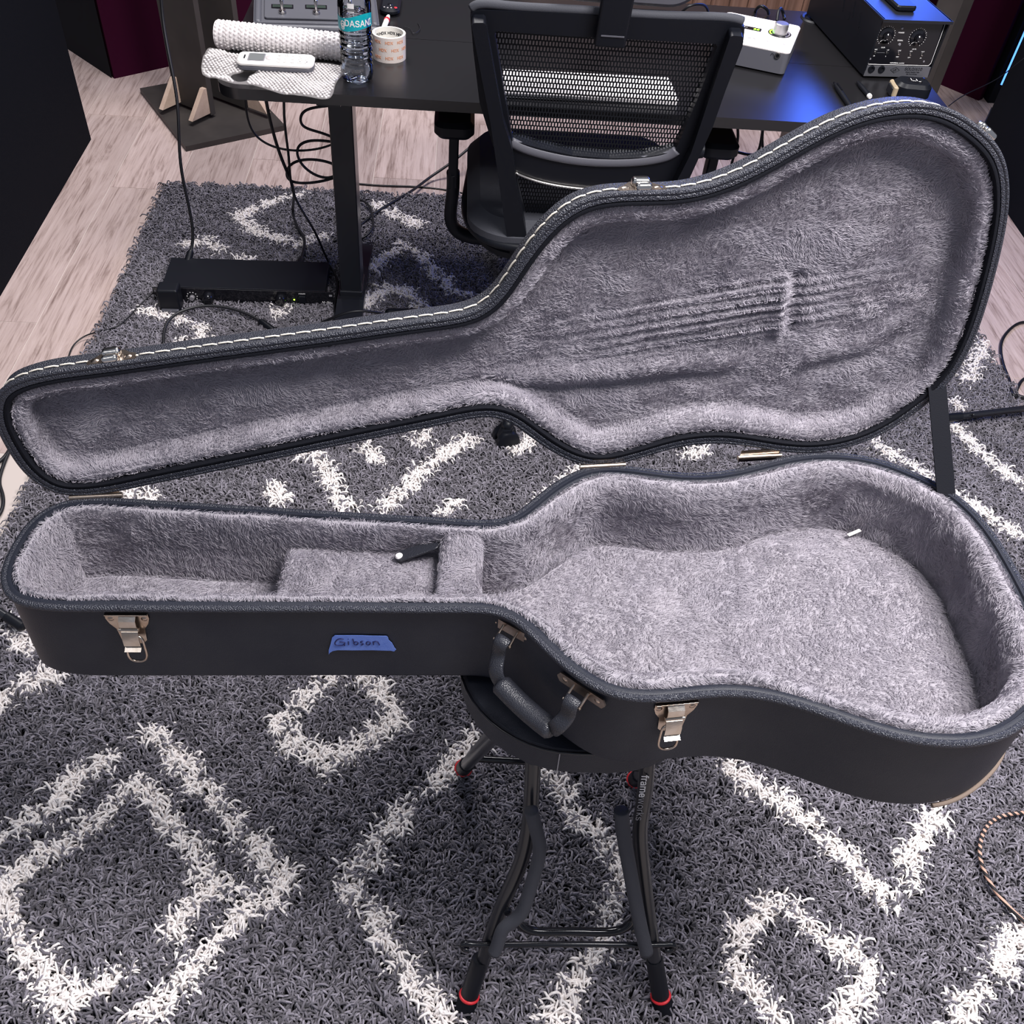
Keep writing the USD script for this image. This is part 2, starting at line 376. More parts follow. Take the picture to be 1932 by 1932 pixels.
ground_box('fabric_panel', [r0, r0 + en * .03, r0 + e * 1.1 + en * .03, r0 + e * 1.1], 2.1, M['maroon'], 'dark maroon fabric panel behind the preamp on the right', 'acoustic panel')
k0 = at(1846, 190, 0) + np.array([.034, -.012, 0])
ground_box('bass_trap', [k0, k0 + E1 * .7, k0 + E1 * .7 + E2 * .4, k0 + E2 * .4 + E1 * .02], 2.0, M['black_matte'], 'black bass trap in the far right corner next to the blue light strip', 'bass trap')
# blue led strip on its edge
s0 = atv(1891, 158, k0); s1 = atv(1934, 30, k0)
hd = np.array([-k0[0], -k0[1], 0]) / np.hypot(k0[0], k0[1])
z0, z1 = s0[2], max(s1[2], s0[2] + .4) + .4
sp = k0 + np.array([(s0[0] - k0[0]), (s0[1] - k0[1]), 0])
led = thing('light_strip', 'thin glowing blue light strip up the edge of the black bass trap', 'light', sp + hd * .012)
obj('channel', tf(box((0, 0, 0), (1, 0, 0), (0, 1, 0), (0, 0, 1), .014, .010, z1 - z0), frame(sp + hd * .006 + EZ * (z0 + z1) / 2, np.cross(EZ, -hd), hd, EZ)), M['black_metal'], led)
obj('diffuser', tf(box((0, 0, 0), (1, 0, 0), (0, 1, 0), (0, 0, 1), .011, .006, z1 - z0), frame(sp + hd * .0135 + EZ * (z0 + z1) / 2, np.cross(EZ, -hd), hd, EZ)), M['blue_led'], led)
q0, q1 = at(1904, 408, 0), at(1932, 449, 0)
d = (q1 - q0); d[2] = 0; d /= np.linalg.norm(d)
far = q0 - d * .42
nn = np.array([-d[1], d[0], 0]); nn = nn if nn[0] > 0 else -nn
ground_box('acoustic_panel', [far, far + d * 1.7, far + d * 1.7 + nn * .5, far + nn * .5], 1.9, M['panel_black'], 'black fabric acoustic panel at the right edge, behind the open lid', 'acoustic panel')

# wooden slat panel behind the desk
su, sv = uv(at(1450, 20, DZ))
sv += 1.05
sl = thing('slat_panel', 'wavy brown wooden slat panel behind the desk', 'wall panel', W(su, sv, 0))
pv = W(0, sv, 0)
def u_on(x): return uv(atpl(x, 10, pv, E2))[0]
ul, ur = u_on(1326), u_on(1567)
obj('backing_board', ubox(W((ul + ur) / 2 - .3, sv + .05, .62), ur - ul + .66, .02, 1.24), M['slat'], sl, smooth=False)
pitch = (u_on(1530) - u_on(1400)) / 3.7
uu = ur - .02
while uu > ul - .55:
    prof = [(-pitch / 2, 0), (pitch / 2 - .004, .034), (pitch / 2 - .004, .04), (-pitch / 2, .04)]
    obj('slat', prism([(a, b) for a, b in prof], 1.24, W(uu - pitch / 2, sv, 0), E1, E2, EZ), M['slat'], sl, smooth=False)
    uu -= pitch
obj('edge_trim', ubox(W(ur + .006, sv, .63), .014, .06, 1.26), M['black_matte'], sl, smooth=False)

# ================================================================== rug
edgeL = np.array([uv(at(*q, RUGZ))[0] for q in ((305, 345), (245, 480), (185, 640), (15, 985))])
RUL = float(np.mean(edgeL)); RVB = float(np.mean([uv(at(*q, RUGZ))[1] for q in ((630, 357), (860, 368), (400, 350))]))
RUR = float(np.mean([uv(at(*q, RUGZ))[0] for q in ((1850, 617), (1910, 750))]))
RVF = .02
rug = thing('rug', 'charcoal grey shag rug with broken white diamond lines under the case and stool', 'rug', W((RUL + RUR) / 2, (RVF + RVB) / 2, 0))
obj('backing', slab(W((RUL + RUR) / 2, (RVF + RVB) / 2, .001), E1, E2, EZ, RUR - RUL, RVB - RVF, .007, .02), M['rug_back'], rug)
LINES = [  # white yarn lines, traced on the rug
 [(197,1424),(167,1446),(129,1473),(95,1518),(38,1552),(-10,1580)],
 [(-20,1665),(8,1653),(57,1628),(95,1602),(152,1560),(205,1526),(243,1488),(269,1477),(288,1503),(315,1537),(341,1568),(364,1602),(379,1636),(417,1666),(371,1693),(350,1715)], [(325,1745),(335,1750)],
 [(4,1662),(8,1708),(27,1757),(53,1795),(83,1837),(125,1878),(159,1874),(201,1852),(227,1821)], [(95,1885),(110,1900),(140,1880)],
 [(288,1378),(296,1390)], [(315,1416),(352,1439),(364,1465),(398,1496),(428,1533),(447,1560),(489,1587),(508,1628),(538,1658),(523,1681),(466,1712),(440,1740)], [(415,1765),(402,1783),(352,1829),(322,1867),(273,1916),(243,1940)],
 [(105,1268),(70,1280),(38,1291),(0,1317),(-30,1330)],
 [(640,1262),(614,1276),(568,1314),(530,1351),(515,1363),(546,1393),(587,1416),(621,1439),(667,1412),(697,1382),(732,1359),(752,1352),(744,1329),(714,1298),(676,1276)],
 [(895,1395),(861,1427),(842,1461),(816,1477)],
 [(769,1526),(744,1552)], [(735,1560),(710,1583)], [(702,1608),(704,1613)], [(660,1628),(657,1662),(683,1696),(706,1730),(736,1768),(759,1821),(782,1859),(816,1882),(842,1924)],
 [(1032,1454),(1062,1488),(1081,1530),(1127,1556)], [(1140,1575),(1157,1602),(1180,1636),(1172,1674),(1149,1719)], [(1135,1760),(1130,1783),(1104,1829),(1074,1874),(1047,1924)],
 [(1374,1442),(1405,1461),(1442,1484),(1480,1503),(1503,1533),(1541,1556),(1571,1586),(1609,1617),(1636,1658),(1689,1704)],
 [(1775,1535),(1768,1541),(1746,1571),(1727,1609)], [(1700,1613),(1703,1616)], [(1723,1640),(1726,1665)],
 [(1473,1696),(1442,1711),(1412,1746),(1405,1791),(1389,1818),(1412,1852),(1442,1882),(1473,1916),(1480,1940)], [(1473,1696),(1507,1719),(1530,1742)], [(1560,1762),(1575,1770)], [(1605,1780),(1628,1818),(1655,1837),(1624,1867),(1598,1912),(1590,1940)],
 [(1950,1740),(1920,1768),(1893,1821)], [(1870,1855),(1859,1867),(1829,1909),(1815,1935)],
 [(570,360),(517,373),(483,390),(447,403),(460,420),(500,437),(540,450),(553,457)], [(353,457),(387,450),(417,463)], [(450,485),(465,488)],
 [(267,580),(300,587),(347,603),(383,613),(383,627),(333,643)], [(711,380),(744,403),(794,420)], [(694,503),(744,473),(767,457),(787,473),(821,510),(861,547),(880,555)], [(684,570),(731,537),(771,547),(791,570)], [(515,585),(535,578)], [(580,450),(610,440)],
 [(585,850),(607,873),(625,905),(645,930),(660,950)], [(885,822),(840,850),(800,880),(760,920),(720,950)], [(690,845),(715,862)], [(515,912),(533,940)], [(1125,878),(1085,888),(1040,930),(1000,958)], [(1285,852),(1330,843)], [(970,845),(1000,825)], [(784,825),(800,822)], [(205,929),(250,925),(280,930)], [(860,945),(840,960)],
 [(1860,640),(1838,677),(1828,713)], [(1811,757),(1813,760)], [(1798,793),(1828,827),(1865,860),(1905,890),(1940,912)], [(1655,827),(1678,847),(1728,873),(1755,897)], [(1800,922),(1855,960),(1905,990),(1935,1006)], [(20,1180),(33,1187),(50,1217)],
]
cl = []
for L in LINES:
    P = np.array([uv(at(x, y, RUGZ + .008)) for x, y in L])
    for a, b in zip(P[:-1], P[1:]):
        n = max(2, int(np.linalg.norm(b - a) / .004)); cl.append(a + (b - a) * np.linspace(0, 1, n)[:, None])
cl = np.vstack(cl)
tree = cKDTree(cl)
PITCH_R = .0155
gu, gv = np.meshgrid(np.arange(RUL, RUR, PITCH_R), np.arange(RVF, RVB, PITCH_R * .87), indexing='xy')
gu = gu + (np.arange(gu.shape[0]) % 2)[:, None] * PITCH_R / 2
g = np.stack([gu.ravel(), gv.ravel()], 1); g += rng.uniform(-.0045, .0045, g.shape)
ew = .008 * meshkit.fbm(np.c_[g * 22, np.zeros(len(g))], 3, 5)            # a ragged outer edge
g = g[(g[:, 0] > RUL + ew) & (g[:, 0] < RUR - ew) & (g[:, 1] < RVB - ew)]
# keep only what could be seen from about here
PX = px(g[:, :1] * E1 + g[:, 1:] * E2 + RUGZ * EZ)
g = g[(PX[:, 0] > -320) & (PX[:, 0] < 2250) & (PX[:, 1] < 2150)]
dd = tree.query(g)[0]
wid = .0165 + .012 * (meshkit.fbm(np.c_[g * 38, np.ones(len(g))], 3, 9) - .5)
white = dd < wid
def strand(r, L, lean, curl, seed):
    q = np.random.default_rng(seed); n = 6
    t = np.linspace(0, 1, n); ph = q.uniform(0, 6.28)
    p = np.stack([lean * L * t ** 1.3 + .10 * L * np.sin(t * curl + ph) , .16 * L * np.sin(t * curl * .9 + ph + 1) * t, RUGZ * .95 * np.sin(np.minimum(t * 1.9, 1.57)) * q.uniform(.65, 1.0) - .010 * (t > .75) * (t - .75) * 4], 1)
    rr = r * np.array([.8, 1, 1.05, 1.0, .95, .55])
    m = tube(p, rr, 5, caps=True)
    a = q.uniform(0, 6.28); c, s = math.cos(a), math.sin(a)
    m.vertices = np.c_[m.vertices[:, 0] * c - m.vertices[:, 1] * s, m.vertices[:, 0] * s + m.vertices[:, 1] * c, m.vertices[:, 2]]
    return m
def pile(name, P, m, nproto, count, r, L, size=0):
    path = rug + '/' + name
    pi = UsdGeom.PointInstancer.Define(stage, path)
    o = origin[rug]; targets = []
    for k in range(nproto):
        ms, tones = [], []
        for j in range(count):
            s = strand(r * random.uniform(.8, 1.15), L * random.uniform(.75, 1.25), random.uniform(.45, 1.0), random.uniform(1.5, 4.5), 1000 + k * (50 if not size else 777) + j + nproto)
            w_ = size / 2 if size else .008
            s.apply_translation([random.uniform(-w_, w_), random.uniform(-w_, w_), .003]); ms.append(s)
            tn = random.choices((.34, .55, .8, 1.0), (.30, .36, .24, .10))[0] * random.uniform(.85, 1.0) if m is M['rug_grey'] else random.uniform(.86, 1.0)
            tones += [(tn, tn, tn)] * len(s.vertices)
        mm = trimesh.util.concatenate(ms)
        tm_ = usdkit.mesh(stage, f'{path}/tuft_{k:03d}', mm, m, smooth=True)
        UsdGeom.PrimvarsAPI(tm_).CreatePrimvar('tone', Sdf.ValueTypeNames.Color3fArray, 'vertex').Set(Vt.Vec3fArray.FromNumpy(np.array(tones, np.float32)))
        targets.append(f'{path}/tuft_{k:03d}')
    pi.CreatePrototypesRel().SetTargets([Sdf.Path(t) for t in targets])
    pos = P[:, :1] * E1 + P[:, 1:] * E2 + 0 * EZ - o; pos[:, 2] = .004
    n = len(P)
    pi.CreatePositionsAttr(Vt.Vec3fArray.FromNumpy(pos.astype(np.float32)))
    pi.CreateProtoIndicesAttr(Vt.IntArray.FromNumpy(rng.integers(0, nproto, n).astype(np.int32)))
    # the pile lies in slowly turning directions
    th = 9 * meshkit.fbm(np.c_[P * 5, np.zeros(n)], 3, 3) + rng.normal(0, .9, n)
    if size: th = rng.integers(0, 4, n) * math.pi / 2 + YAW
    q = Vt.QuathArray([Gf.Quath(float(math.cos(a / 2)), 0, 0, float(math.sin(a / 2))) for a in th])
    pi.CreateOrientationsAttr(q)
    sc = .85 + .3 * rng.random(n) if not size else np.ones(n)
    pi.CreateScalesAttr(Vt.Vec3fArray.FromNumpy(np.repeat(sc[:, None], 3, 1).astype(np.float32)))
    tag(pi, kind='stuff')
# plain grey squares of the pile are laid as larger patches, the rest tuft by tuft
CELL = .05
cell = np.floor(g / CELL).astype(int); cid = cell[:, 0] * 100003 + cell[:, 1]
uc_, inv, cnt = np.unique(cid, return_inverse=True, return_counts=True)
nw = np.bincount(inv, white, len(uc_))
okc = (nw == 0) & (cnt >= .85 * np.median(cnt))
patch = np.stack([np.bincount(inv, cell[:, k], len(uc_)) / cnt for k in (0, 1)], 1)[okc] * CELL + CELL / 2
loose = ~okc[inv] & ~white
pile('pile', g[loose], M['rug_grey'], 14, 11, .0017, .025)
pile('white_pile', g[white], M['rug_white'], 8, 12, .0019, .025)
pile('pile_patch', patch, M['rug_grey'], 9, 132, .0017, .025, CELL)

# ================================================================== guitar case
CO = np.array([0.0017682262, 0.6534752682, 0.7113951837 + CZ - 1.48])
CA = np.array([0.9968838237, 0.0765622070, 0.0189965925])
CN = np.array([-0.0753360260, 0.9954392913, -0.0585243592])
CC = np.array([-0.0233907087, 0.0569108590, 0.9981052193])
HG0 = np.array([-0.4567075793, 0.7000969779, 0.6979924329 + CZ - 1.48]); HG1 = np.array([0.2276058513, 0.8571458738, 0.7050746407 + CZ - 1.48])
HK = (HG1 - HG0) / np.linalg.norm(HG1 - HG0); LID_ANGLE = -1.6120430848
DEPTH, LDEPTH = .121, .040
def rot(v, k, a):
    c, s = math.cos(a), math.sin(a); v = np.asarray(v, float)
    return v * c + np.cross(k, v) * s + (v @ k)[..., None] * k * (1 - c) if v.ndim > 1 else v * c + np.cross(k, v) * s + k * (v @ k) * (1 - c)
def B(a, b, c):                              # case coordinates: along, across, up from the rim
    a, b, c = np.broadcast_arrays(*(np.asarray(q, float) for q in (a, b, c)))
    return CO + a[..., None] * CA + b[..., None] * CN + c[..., None] * CC
def Ld(a, b, c): 
    p = B(a, b, c); return HG0 + rot(p - HG0, HK, LID_ANGLE)
LA, LN, LC = (rot(q, HK, LID_ANGLE) for q in (CA, CN, CC))
LO = Ld(0, 0, 0)
def bloc(x, y, c): v = atpl(x, y, CO + c * CC, CC) - CO; return np.array([v @ CA, v @ CN])
def lloc(x, y, c): v = atpl(x, y, LO + c * LC, LC) - LO; return np.array([v @ LA, v @ LN])
half = np.array([(-.5165, .024), (-.511, .045), (-.497, .0655), (-.475, .0745), (-.445, .0775), (-.40, .0760), (-.35, .0743), (-.29, .0722), (-.24, .0702), (-.185, .0680), (-.13, .0662), (-.082, .0648), (-.045, .0632), (-.015, .0645), (.008, .0755), (.038, .110), (.075, .148), (.112, .1655), (.165, .1630), (.215, .1575), (.268, .1660), (.318, .1855), (.369, .203), (.4175, .207), (.4625, .197), (.504, .171), (.536, .1375), (.5545, .087), (.560, .03)])
ol = np.vstack([half * [1, -1], half[::-1]])
OUT = spline(ol, 2400, closed=True)
s = np.r_[0, np.cumsum(np.linalg.norm(np.diff(np.vstack([OUT, OUT[:1]]), axis=0), axis=1))]
NP = 420
tt = np.arange(NP) / NP * s[-1]; oc = np.vstack([OUT, OUT[:1]])
OUT = np.stack([np.interp(tt, s, oc[:, k]) for k in (0, 1)], 1)
for _ in range(3): OUT = (np.roll(OUT, 1, 0) + 2 * OUT + np.roll(OUT, -1, 0)) / 4
PERIM = s[-1]
TAN = np.roll(OUT, -1, 0) - np.roll(OUT, 1, 0); TAN /= np.linalg.norm(TAN, axis=1, keepdims=True)
NRM = np.stack([TAN[:, 1], -TAN[:, 0]], 1)        # outward (the outline runs counter-clockwise)
BODY = np.clip((OUT[:, 0] + .02) / .10, 0, 1); BODY = BODY * BODY * (3 - 2 * BODY)     # 0 at the neck, 1 at the body
def ring(inset, c, T=B, wob=None):
    ins = np.broadcast_to(inset, (NP,))
    p = OUT - NRM * ins[:, None]
    return T(p[:, 0], p[:, 1], c)
def wall_at(x, y, T=B, cs=np.linspace(-.11, 0, 56)):
    """index along the outline and height c whose point on the wall falls on the pixel, on the side that faces the camera"""
    best = None
    for c in cs:
        P = px(ring(0, c, T)); dd = np.hypot(P[:, 0] - x, P[:, 1] - y)
        i = dd.argmin()
        if best is None or dd[i] < best[0]: best = (dd[i], i, c)
    return best[1], best[2]
case = thing('guitar_case', 'open black hard guitar case with grey plush lining lying on the padded stool', 'guitar case', B(0, 0, -DEPTH))

def closed_loft(rings):
    """rings from the middle of the bottom outside, over the rim, to the middle of the inside: capped at both ends"""
    v, f = loft(rings); n = NP
    c0, c1 = rings[0].mean(0), rings[-1].mean(0)
    k = np.arange(n); k2 = (k + 1) % n
    return v, f
def cap(T, inset, c, flip=False):
    """flat lid over the outline"""
    p = OUT - NRM * np.broadcast_to(inset, (NP,))[:, None]
    poly = Polygon(p)
    v2, f = trimesh.creation.triangulate_polygon(poly, engine='earcut')
    return T(v2[:, 0], v2[:, 1], c), (f[:, ::-1] if flip else f)
def shell(name, T, depth, sgn, m_='leatherette'):
    e = sgn                                   # +1: body hangs below the rim (c < 0); -1: lid rises above it
    R = [ring(.020, -e * depth, T), ring(.008, -e * (depth - .0006), T), ring(.0028, -e * (depth - .003), T), ring(0, -e * (depth - .009), T),
         ring(0, -e * .03, T), ring(0, -e * .009, T), ring(.0012, -e * .001, T), ring(.0030, 0, T), ring(.0060, -e * .0004, T), ring(.0070, -e * .003, T), ring(.0105, -e * .004, T), ring(.0105, -e * (depth - .006), T)]
    v, f = loft(R)
    m = [trimesh.Trimesh(v, f, process=False)]
    for ins, c in ((.020, -e * depth), (.0105, -e * (depth - .006))):
        cv, cf = cap(T, ins, c); m.append(trimesh.Trimesh(cv, cf, process=False))
    return obj(name, trimesh.util.concatenate(m), M[m_], case, smooth=40)
base_shell = shell('lower_shell', B, DEPTH, 1)
lid_shell = shell('lid_shell', Ld, LDEPTH, -1, 'pebble')
def bead(c, out, r, T, flat, n=1):
    p = OUT + NRM * out
    return tube(T(p[:, 0], p[:, 1], c), r, 10, closed=True, flat=flat)
obj('rim_welt', bead(-.0036, .0006, .0040, B, (1, 1)), M['pebble'], base_shell, smooth=True)
obj('rim_welt', bead(.0030, .0004, .0030, Ld, (1, 1)), M['pebble'], lid_shell, smooth=True)
# tongue strip inside the lid rim
rr = [ring(.0065, .006, Ld), ring(.0068, .0012, Ld), ring(.0085, .0002, Ld), ring(.0105, .0004, Ld), ring(.0122, .0030, Ld), ring(.0126, .012, Ld)]
obj('tongue_strip', loft(rr), M['black_matte'], lid_shell, smooth=40)
# stitching round both halves
def stitches(c, T):
    ms, L = [], .0145
    n = int(PERIM / .0158)
    for k in range(n):
        i0 = k * NP / n; i1 = i0 + L / PERIM * NP
        ii = np.linspace(i0, i1, 4); a = np.stack([np.interp(ii % NP, np.arange(NP + 1), np.r_[OUT[:, q], OUT[:1, q]]) for q in (0, 1)], 1)
        nv = NRM[(ii.astype(int)) % NP]
        p = a + nv * np.array([.0004, .0011, .0011, .0004])[:, None]
        ms.append(tube(T(p[:, 0], p[:, 1], np.array([c + .0007, c, c, c - .0007])), .00105, 5))
    return trimesh.util.concatenate(ms)
obj('stitching', stitches(.0150, Ld), M['thread'], lid_shell, smooth=True, kind='stuff', label='cream stitched thread around the lid edge')

# ---- plush linings
def nz(P, sc, seed): return meshkit.fbm(P * sc, 4, seed) - .5
def grid_fill(inset_ring, step, T, cfun):
    poly = Polygon(inset_ring)
    x0, y0, x1, y1 = poly.bounds
    gx, gy = np.meshgrid(np.arange(x0, x1, step), np.arange(y0, y1, step * .87))
    gx = gx + (np.arange(gx.shape[0]) % 2)[:, None] * step / 2
    p = np.c_[gx.ravel(), gy.ravel()]
    import shapely
    inner = poly.buffer(-step * .6)
    p = p[shapely.contains_xy(inner, p[:, 0], p[:, 1])]
    q = np.vstack([inset_ring, p])
    tri = Delaunay(q).simplices
    cen = q[tri].mean(1); tri = tri[shapely.contains_xy(poly, cen[:, 0], cen[:, 1])]
    a, b, c = q[tri[:, 0]], q[tri[:, 1]], q[tri[:, 2]]
    flip = ((b - a)[:, 0] * (c - a)[:, 1] - (b - a)[:, 1] * (c - a)[:, 0]) < 0
    tri[flip] = tri[flip][:, ::-1]
    return q, tri
def lining(rings, T, step, floor_fun):
    """rings: (inset, c) from the rim down to the floor line; the floor is a fine grid shaped by floor_fun(a, b)"""
    vs, n = [], NP
    R = []
    for ins, c in rings:
        ins = np.broadcast_to(ins, (NP,)); c = np.broadcast_to(c, (NP,))
        p = OUT - NRM * ins[:, None]
        w = .0030 * nz(np.c_[p * 1.0, c * 1.0], 34.0, 11) + .0016 * nz(np.c_[p, c], 120.0, 12)
        w = w * (1 + 2.6 * np.clip((OUT[:, 0] - .38) / .1, 0, 1) * (c < -.006)) + .004 * nz(np.c_[p, 0 * c], 50.0, 15) * (ins < .016)
        p = p - NRM * (w if ins.mean() > .0115 else 0 * w)[:, None]
        R.append((p, c))
    v, f = loft([np.c_[p, c] for p, c in R])
    q, tri = grid_fill(R[-1][0], step, T, None)
    c = np.empty(len(q)); c[:] = floor_fun(q[:, 0], q[:, 1]); c[:NP] = R[-1][1]
    k = len(v)
    v = np.vstack([v, np.c_[q, c]]); f = np.vstack([f, tri + k])
    return T(v[:, 0], v[:, 1], v[:, 2]), f, v
def wv(neck, body): return neck + (body - neck) * BODY
seat_noise = lambda a, b: .0022 * nz(np.stack([a, b, 0 * a], 1), 26.0, 21) + .0012 * nz(np.stack([a, b, 0 * a], 1), 90.0, 22)
FLOOR_C = -.098
RB = [(wv(.0108, .0128), -.012), (wv(.0110, .0140), -.004), (wv(.0128, .0185), .0006), (wv(.0150, .0250), -.0025), (wv(.0160, .0295), -.012), (wv(.0158, .0300), -.030), (wv(.0160, .0275), -.055), (wv(.0168, .0275), -.078), (wv(.0180, .0290), -.092), (wv(.0190, .0305), FLOOR_C - .009), (wv(.0212, .0330), FLOOR_C - .010), (wv(.0222, .0345), FLOOR_C - .003), (wv(.0250, .0375), FLOOR_C)]
vB, fB, _ = lining(RB, B, .0075, lambda a, b: FLOOR_C + seat_noise(a, b) + .004 * np.clip(a, 0, 1))
low_lin = obj('lower_lining', (vB, fB), M['plush'], case, smooth=True)
# the lid: pressed with the marks of strings, bridge and soft folds
br0, br1 = lloc(1462, 520, .030), lloc(1482, 622, .030)
fa = [lloc(*q, .030) for q in ((845, 733), (1000, 722), (1150, 712), (1300, 698), (1420, 690))]
fb = [lloc(*q, .030) for q in ((1480, 695), (1560, 672), (1640, 655), (1720, 600))]
def seg_d(p, poly):
    best = np.full(len(p), 9.0); side = np.zeros(len(p)); along = np.zeros(len(p)); tot = len(poly) - 1
    for i, (a, b) in enumerate(zip(poly[:-1], poly[1:])):
        d = b - a; t = np.clip(((p - a) @ d) / (d @ d), 0, 1); q = a + t[:, None] * d
        r = np.hypot(*(p - q).T); m = r < best; best[m] = r[m]
        side[m] = np.sign(d[0] * (p - q)[m, 1] - d[1] * (p - q)[m, 0]); along[m] = (i + t[m]) / tot
    return best * side, along
LF = .029
def lid_floor(a, b):
    p = np.stack([a, b], 1)
    c = LF + 1.1 * seat_noise(a, b)
    mid = (br0 + br1) / 2; ax = np.array([-1.0, -.005]); ax /= np.linalg.norm(ax); ay = np.array([-ax[1], ax[0]])
    hw = np.linalg.norm(br1 - br0) / 2
    lx, ly = (p - mid) @ ax, (p - mid) @ ay
    env = np.exp(-np.maximum(np.abs(ly) - hw * .82, 0) / .004) * np.where(lx > 0, np.exp(-(lx / .17) ** 2), np.exp(-np.maximum(-lx, 0) / .05)) 
    sp = hw * 2 / 6.2
    c -= .0055 * env * np.cos(ly / sp * 2 * np.pi)
    c -= .0040 * np.exp(-(lx / .006) ** 2) * (np.abs(ly) < hw * 1.05)
    c += .0050 * np.exp(-((lx + .016) / .010) ** 2) * (np.abs(ly) < hw * 1.1)
    for poly, h in ((fa, .0075), (fb, .005)):
        d, al = seg_d(p, np.array(poly)); w = np.sin(np.clip(al, 0, 1) * np.pi) ** .6
        c += h * w * (-np.exp(-((d + .010) / .013) ** 2) + .7 * np.exp(-((d - .008) / .011) ** 2))
    # dished round its edge
    e = Polygon(OUT); 
    return c
RL = [(.0118, .015), (.0126, .0095), (wv(.0150, .0150), .0068), (wv(.0205, .0215), .0065), (wv(.0245, .0270), .0095), (wv(.0262, .0300), .015), (wv(.0268, .0312), .0205), (wv(.0290, .0345), .0262), (wv(.0340, .0415), LF + .0005)]
vL, fL, _ = lining(RL, Ld, .0042, lid_floor)
lid_lin = obj('lid_lining', (vL, fL[:, ::-1]), M['plush'], case, smooth=True)

def fur(name, parent, v, f, facing, n, length, width, seed, nap, mask=None, m='plush_hair'):
    """short pile on the mesh, combed along nap with wandering direction"""
    q = np.random.default_rng(seed)
    a, b, c = v[f[:, 0]], v[f[:, 1]], v[f[:, 2]]
    N = np.cross(b - a, c - a); A2 = np.linalg.norm(N, axis=1); N = N / (A2[:, None] + 1e-12)
    keep = np.ones(len(f), bool) if mask is None else mask((a + b + c) / 3)
    w = A2 * keep; w /= w.sum()
    k = q.choice(len(f), n, p=w); r = q.random((n, 2)); fl_ = r.sum(1) > 1; r[fl_] = 1 - r[fl_]
    p = a[k] + r[:, :1] * (b - a)[k] + r[:, 1:] * (c - a)[k]
    nn = N[k] * facing
    th = 7 * (meshkit.fbm(p * 13, 3, seed) - .5) + 4.0 * (meshkit.fbm(p * 55, 2, seed + 5) - .5) + q.normal(0, .45, n)
    nap = np.asarray(nap, float); t1 = nap - nn * (nn @ nap)[:, None]; t1 /= np.linalg.norm(t1, axis=1, keepdims=True) + 1e-9
    t2 = np.cross(nn, t1); d = t1 * np.cos(th)[:, None] + t2 * np.sin(th)[:, None]
    L = length * q.uniform(.6, 1.2, n)[:, None]
    lift = q.uniform(.30, .75, n)[:, None]
    p0 = p - nn * .0012; p1 = p + nn * L * lift * .62 + d * L * .35; p2 = p + nn * L * lift * .85 + d * L * .95
    pts = np.stack([p0, p1, p2], 1).reshape(-1, 3) - origin[parent]
    bc = UsdGeom.BasisCurves.Define(stage, parent + '/' + name)
    bc.CreateTypeAttr('linear'); bc.CreateWrapAttr('nonperiodic')
    bc.CreateCurveVertexCountsAttr(Vt.IntArray.FromNumpy(np.full(n, 3, np.int32)))
    bc.CreatePointsAttr(Vt.Vec3fArray.FromNumpy(pts.astype(np.float32)))
    bc.CreateWidthsAttr(Vt.FloatArray.FromNumpy(np.tile([width, width * .8, width * .25], n).astype(np.float32))); bc.SetWidthsInterpolation('vertex')
    UsdShade.MaterialBindingAPI.Apply(bc.GetPrim()).Bind(UsdShade.Material.Get(stage, LK + m if m in ('plush_hair',) else m) if isinstance(m, str) else m)
    tag(bc, kind='stuff')
FUR = 1.0
fur('pile', low_lin, vB, fB, 1, int(170000 * FUR), .0062, .0006, 31, CA * .6 - CN * .8)
fur('pile', lid_lin, vL, fL, -1, int(160000 * FUR), .0055, .0006, 32, LA * .5 - LN * .8)

# ---- storage box and neck cradle inside the lower half
def fur_block(name, a0, a1, b0, b1, top, label=None, saddle=0.0, n=9000, seed=40):
    na, nb = int((a1 - a0) / .004) + 2, int((b1 - b0) / .004) + 2
    u = np.linspace(0, 1, na); v = np.linspace(0, 1, nb)
    U, Vv = np.meshgrid(u, v, indexing='ij')
    eu, ev = np.minimum(U, 1 - U) * (a1 - a0), np.minimum(Vv, 1 - Vv) * (b1 - b0)
    r = .009; dz = lambda e: np.where(e < r, r - np.sqrt(np.maximum(r * r - (r - e) ** 2, 0)), 0)
    c = top - np.maximum(dz(eu), dz(ev) * .6) - saddle * np.sin(np.pi * Vv) ** 1.3 + .0035 * (meshkit.fbm(np.stack([U * (a1 - a0), Vv * (b1 - b0), U * 0], -1) * 45, 3, seed) - .5)
    aa, bb = a0 + U * (a1 - a0), b0 + Vv * (b1 - b0)
    P = np.stack([aa, bb, c], -1).reshape(-1, 3)
    idx = np.arange(na * nb).reshape(na, nb)
    q = np.stack([idx[:-1, :-1], idx[1:, :-1], idx[1:, 1:], idx[:-1, 1:]], -1).reshape(-1, 4)
    loop = np.r_[idx[:, 0], idx[-1, 1:], idx[::-1, -1][1:], idx[0, ::-1][1:-1]]
    lowp = P[loop].copy(); lowp[:, 2] = FLOOR_C - .004
    k = len(P); P = np.vstack([P, lowp]); n_ = len(loop); i = np.arange(n_); i2 = (i + 1) % n_
    side = np.stack([loop[i], k + i, k + i2, loop[i2]], -1)
    f = np.vstack([q[:, [0, 1, 2]], q[:, [0, 2, 3]], side[:, [0, 1, 2]], side[:, [0, 2, 3]]])
    W3 = B(P[:, 0], P[:, 1], P[:, 2])
    path = obj(name, (W3, f), M['plush'], case, smooth=50, label=label)
    fur('pile', path, W3, f, 1, n * 2, .0060, .0006, seed, CA * .3 - CN)
    return path
pa0, pa1 = bloc(533, 1080, -.045)[0], bloc(828, 1085, -.030)[0]
pad = fur_block('storage_lid', pa0, pa1, -.0505, .0505, -.040, 'paler plush lid of the small storage compartment', n=14000, seed=41)
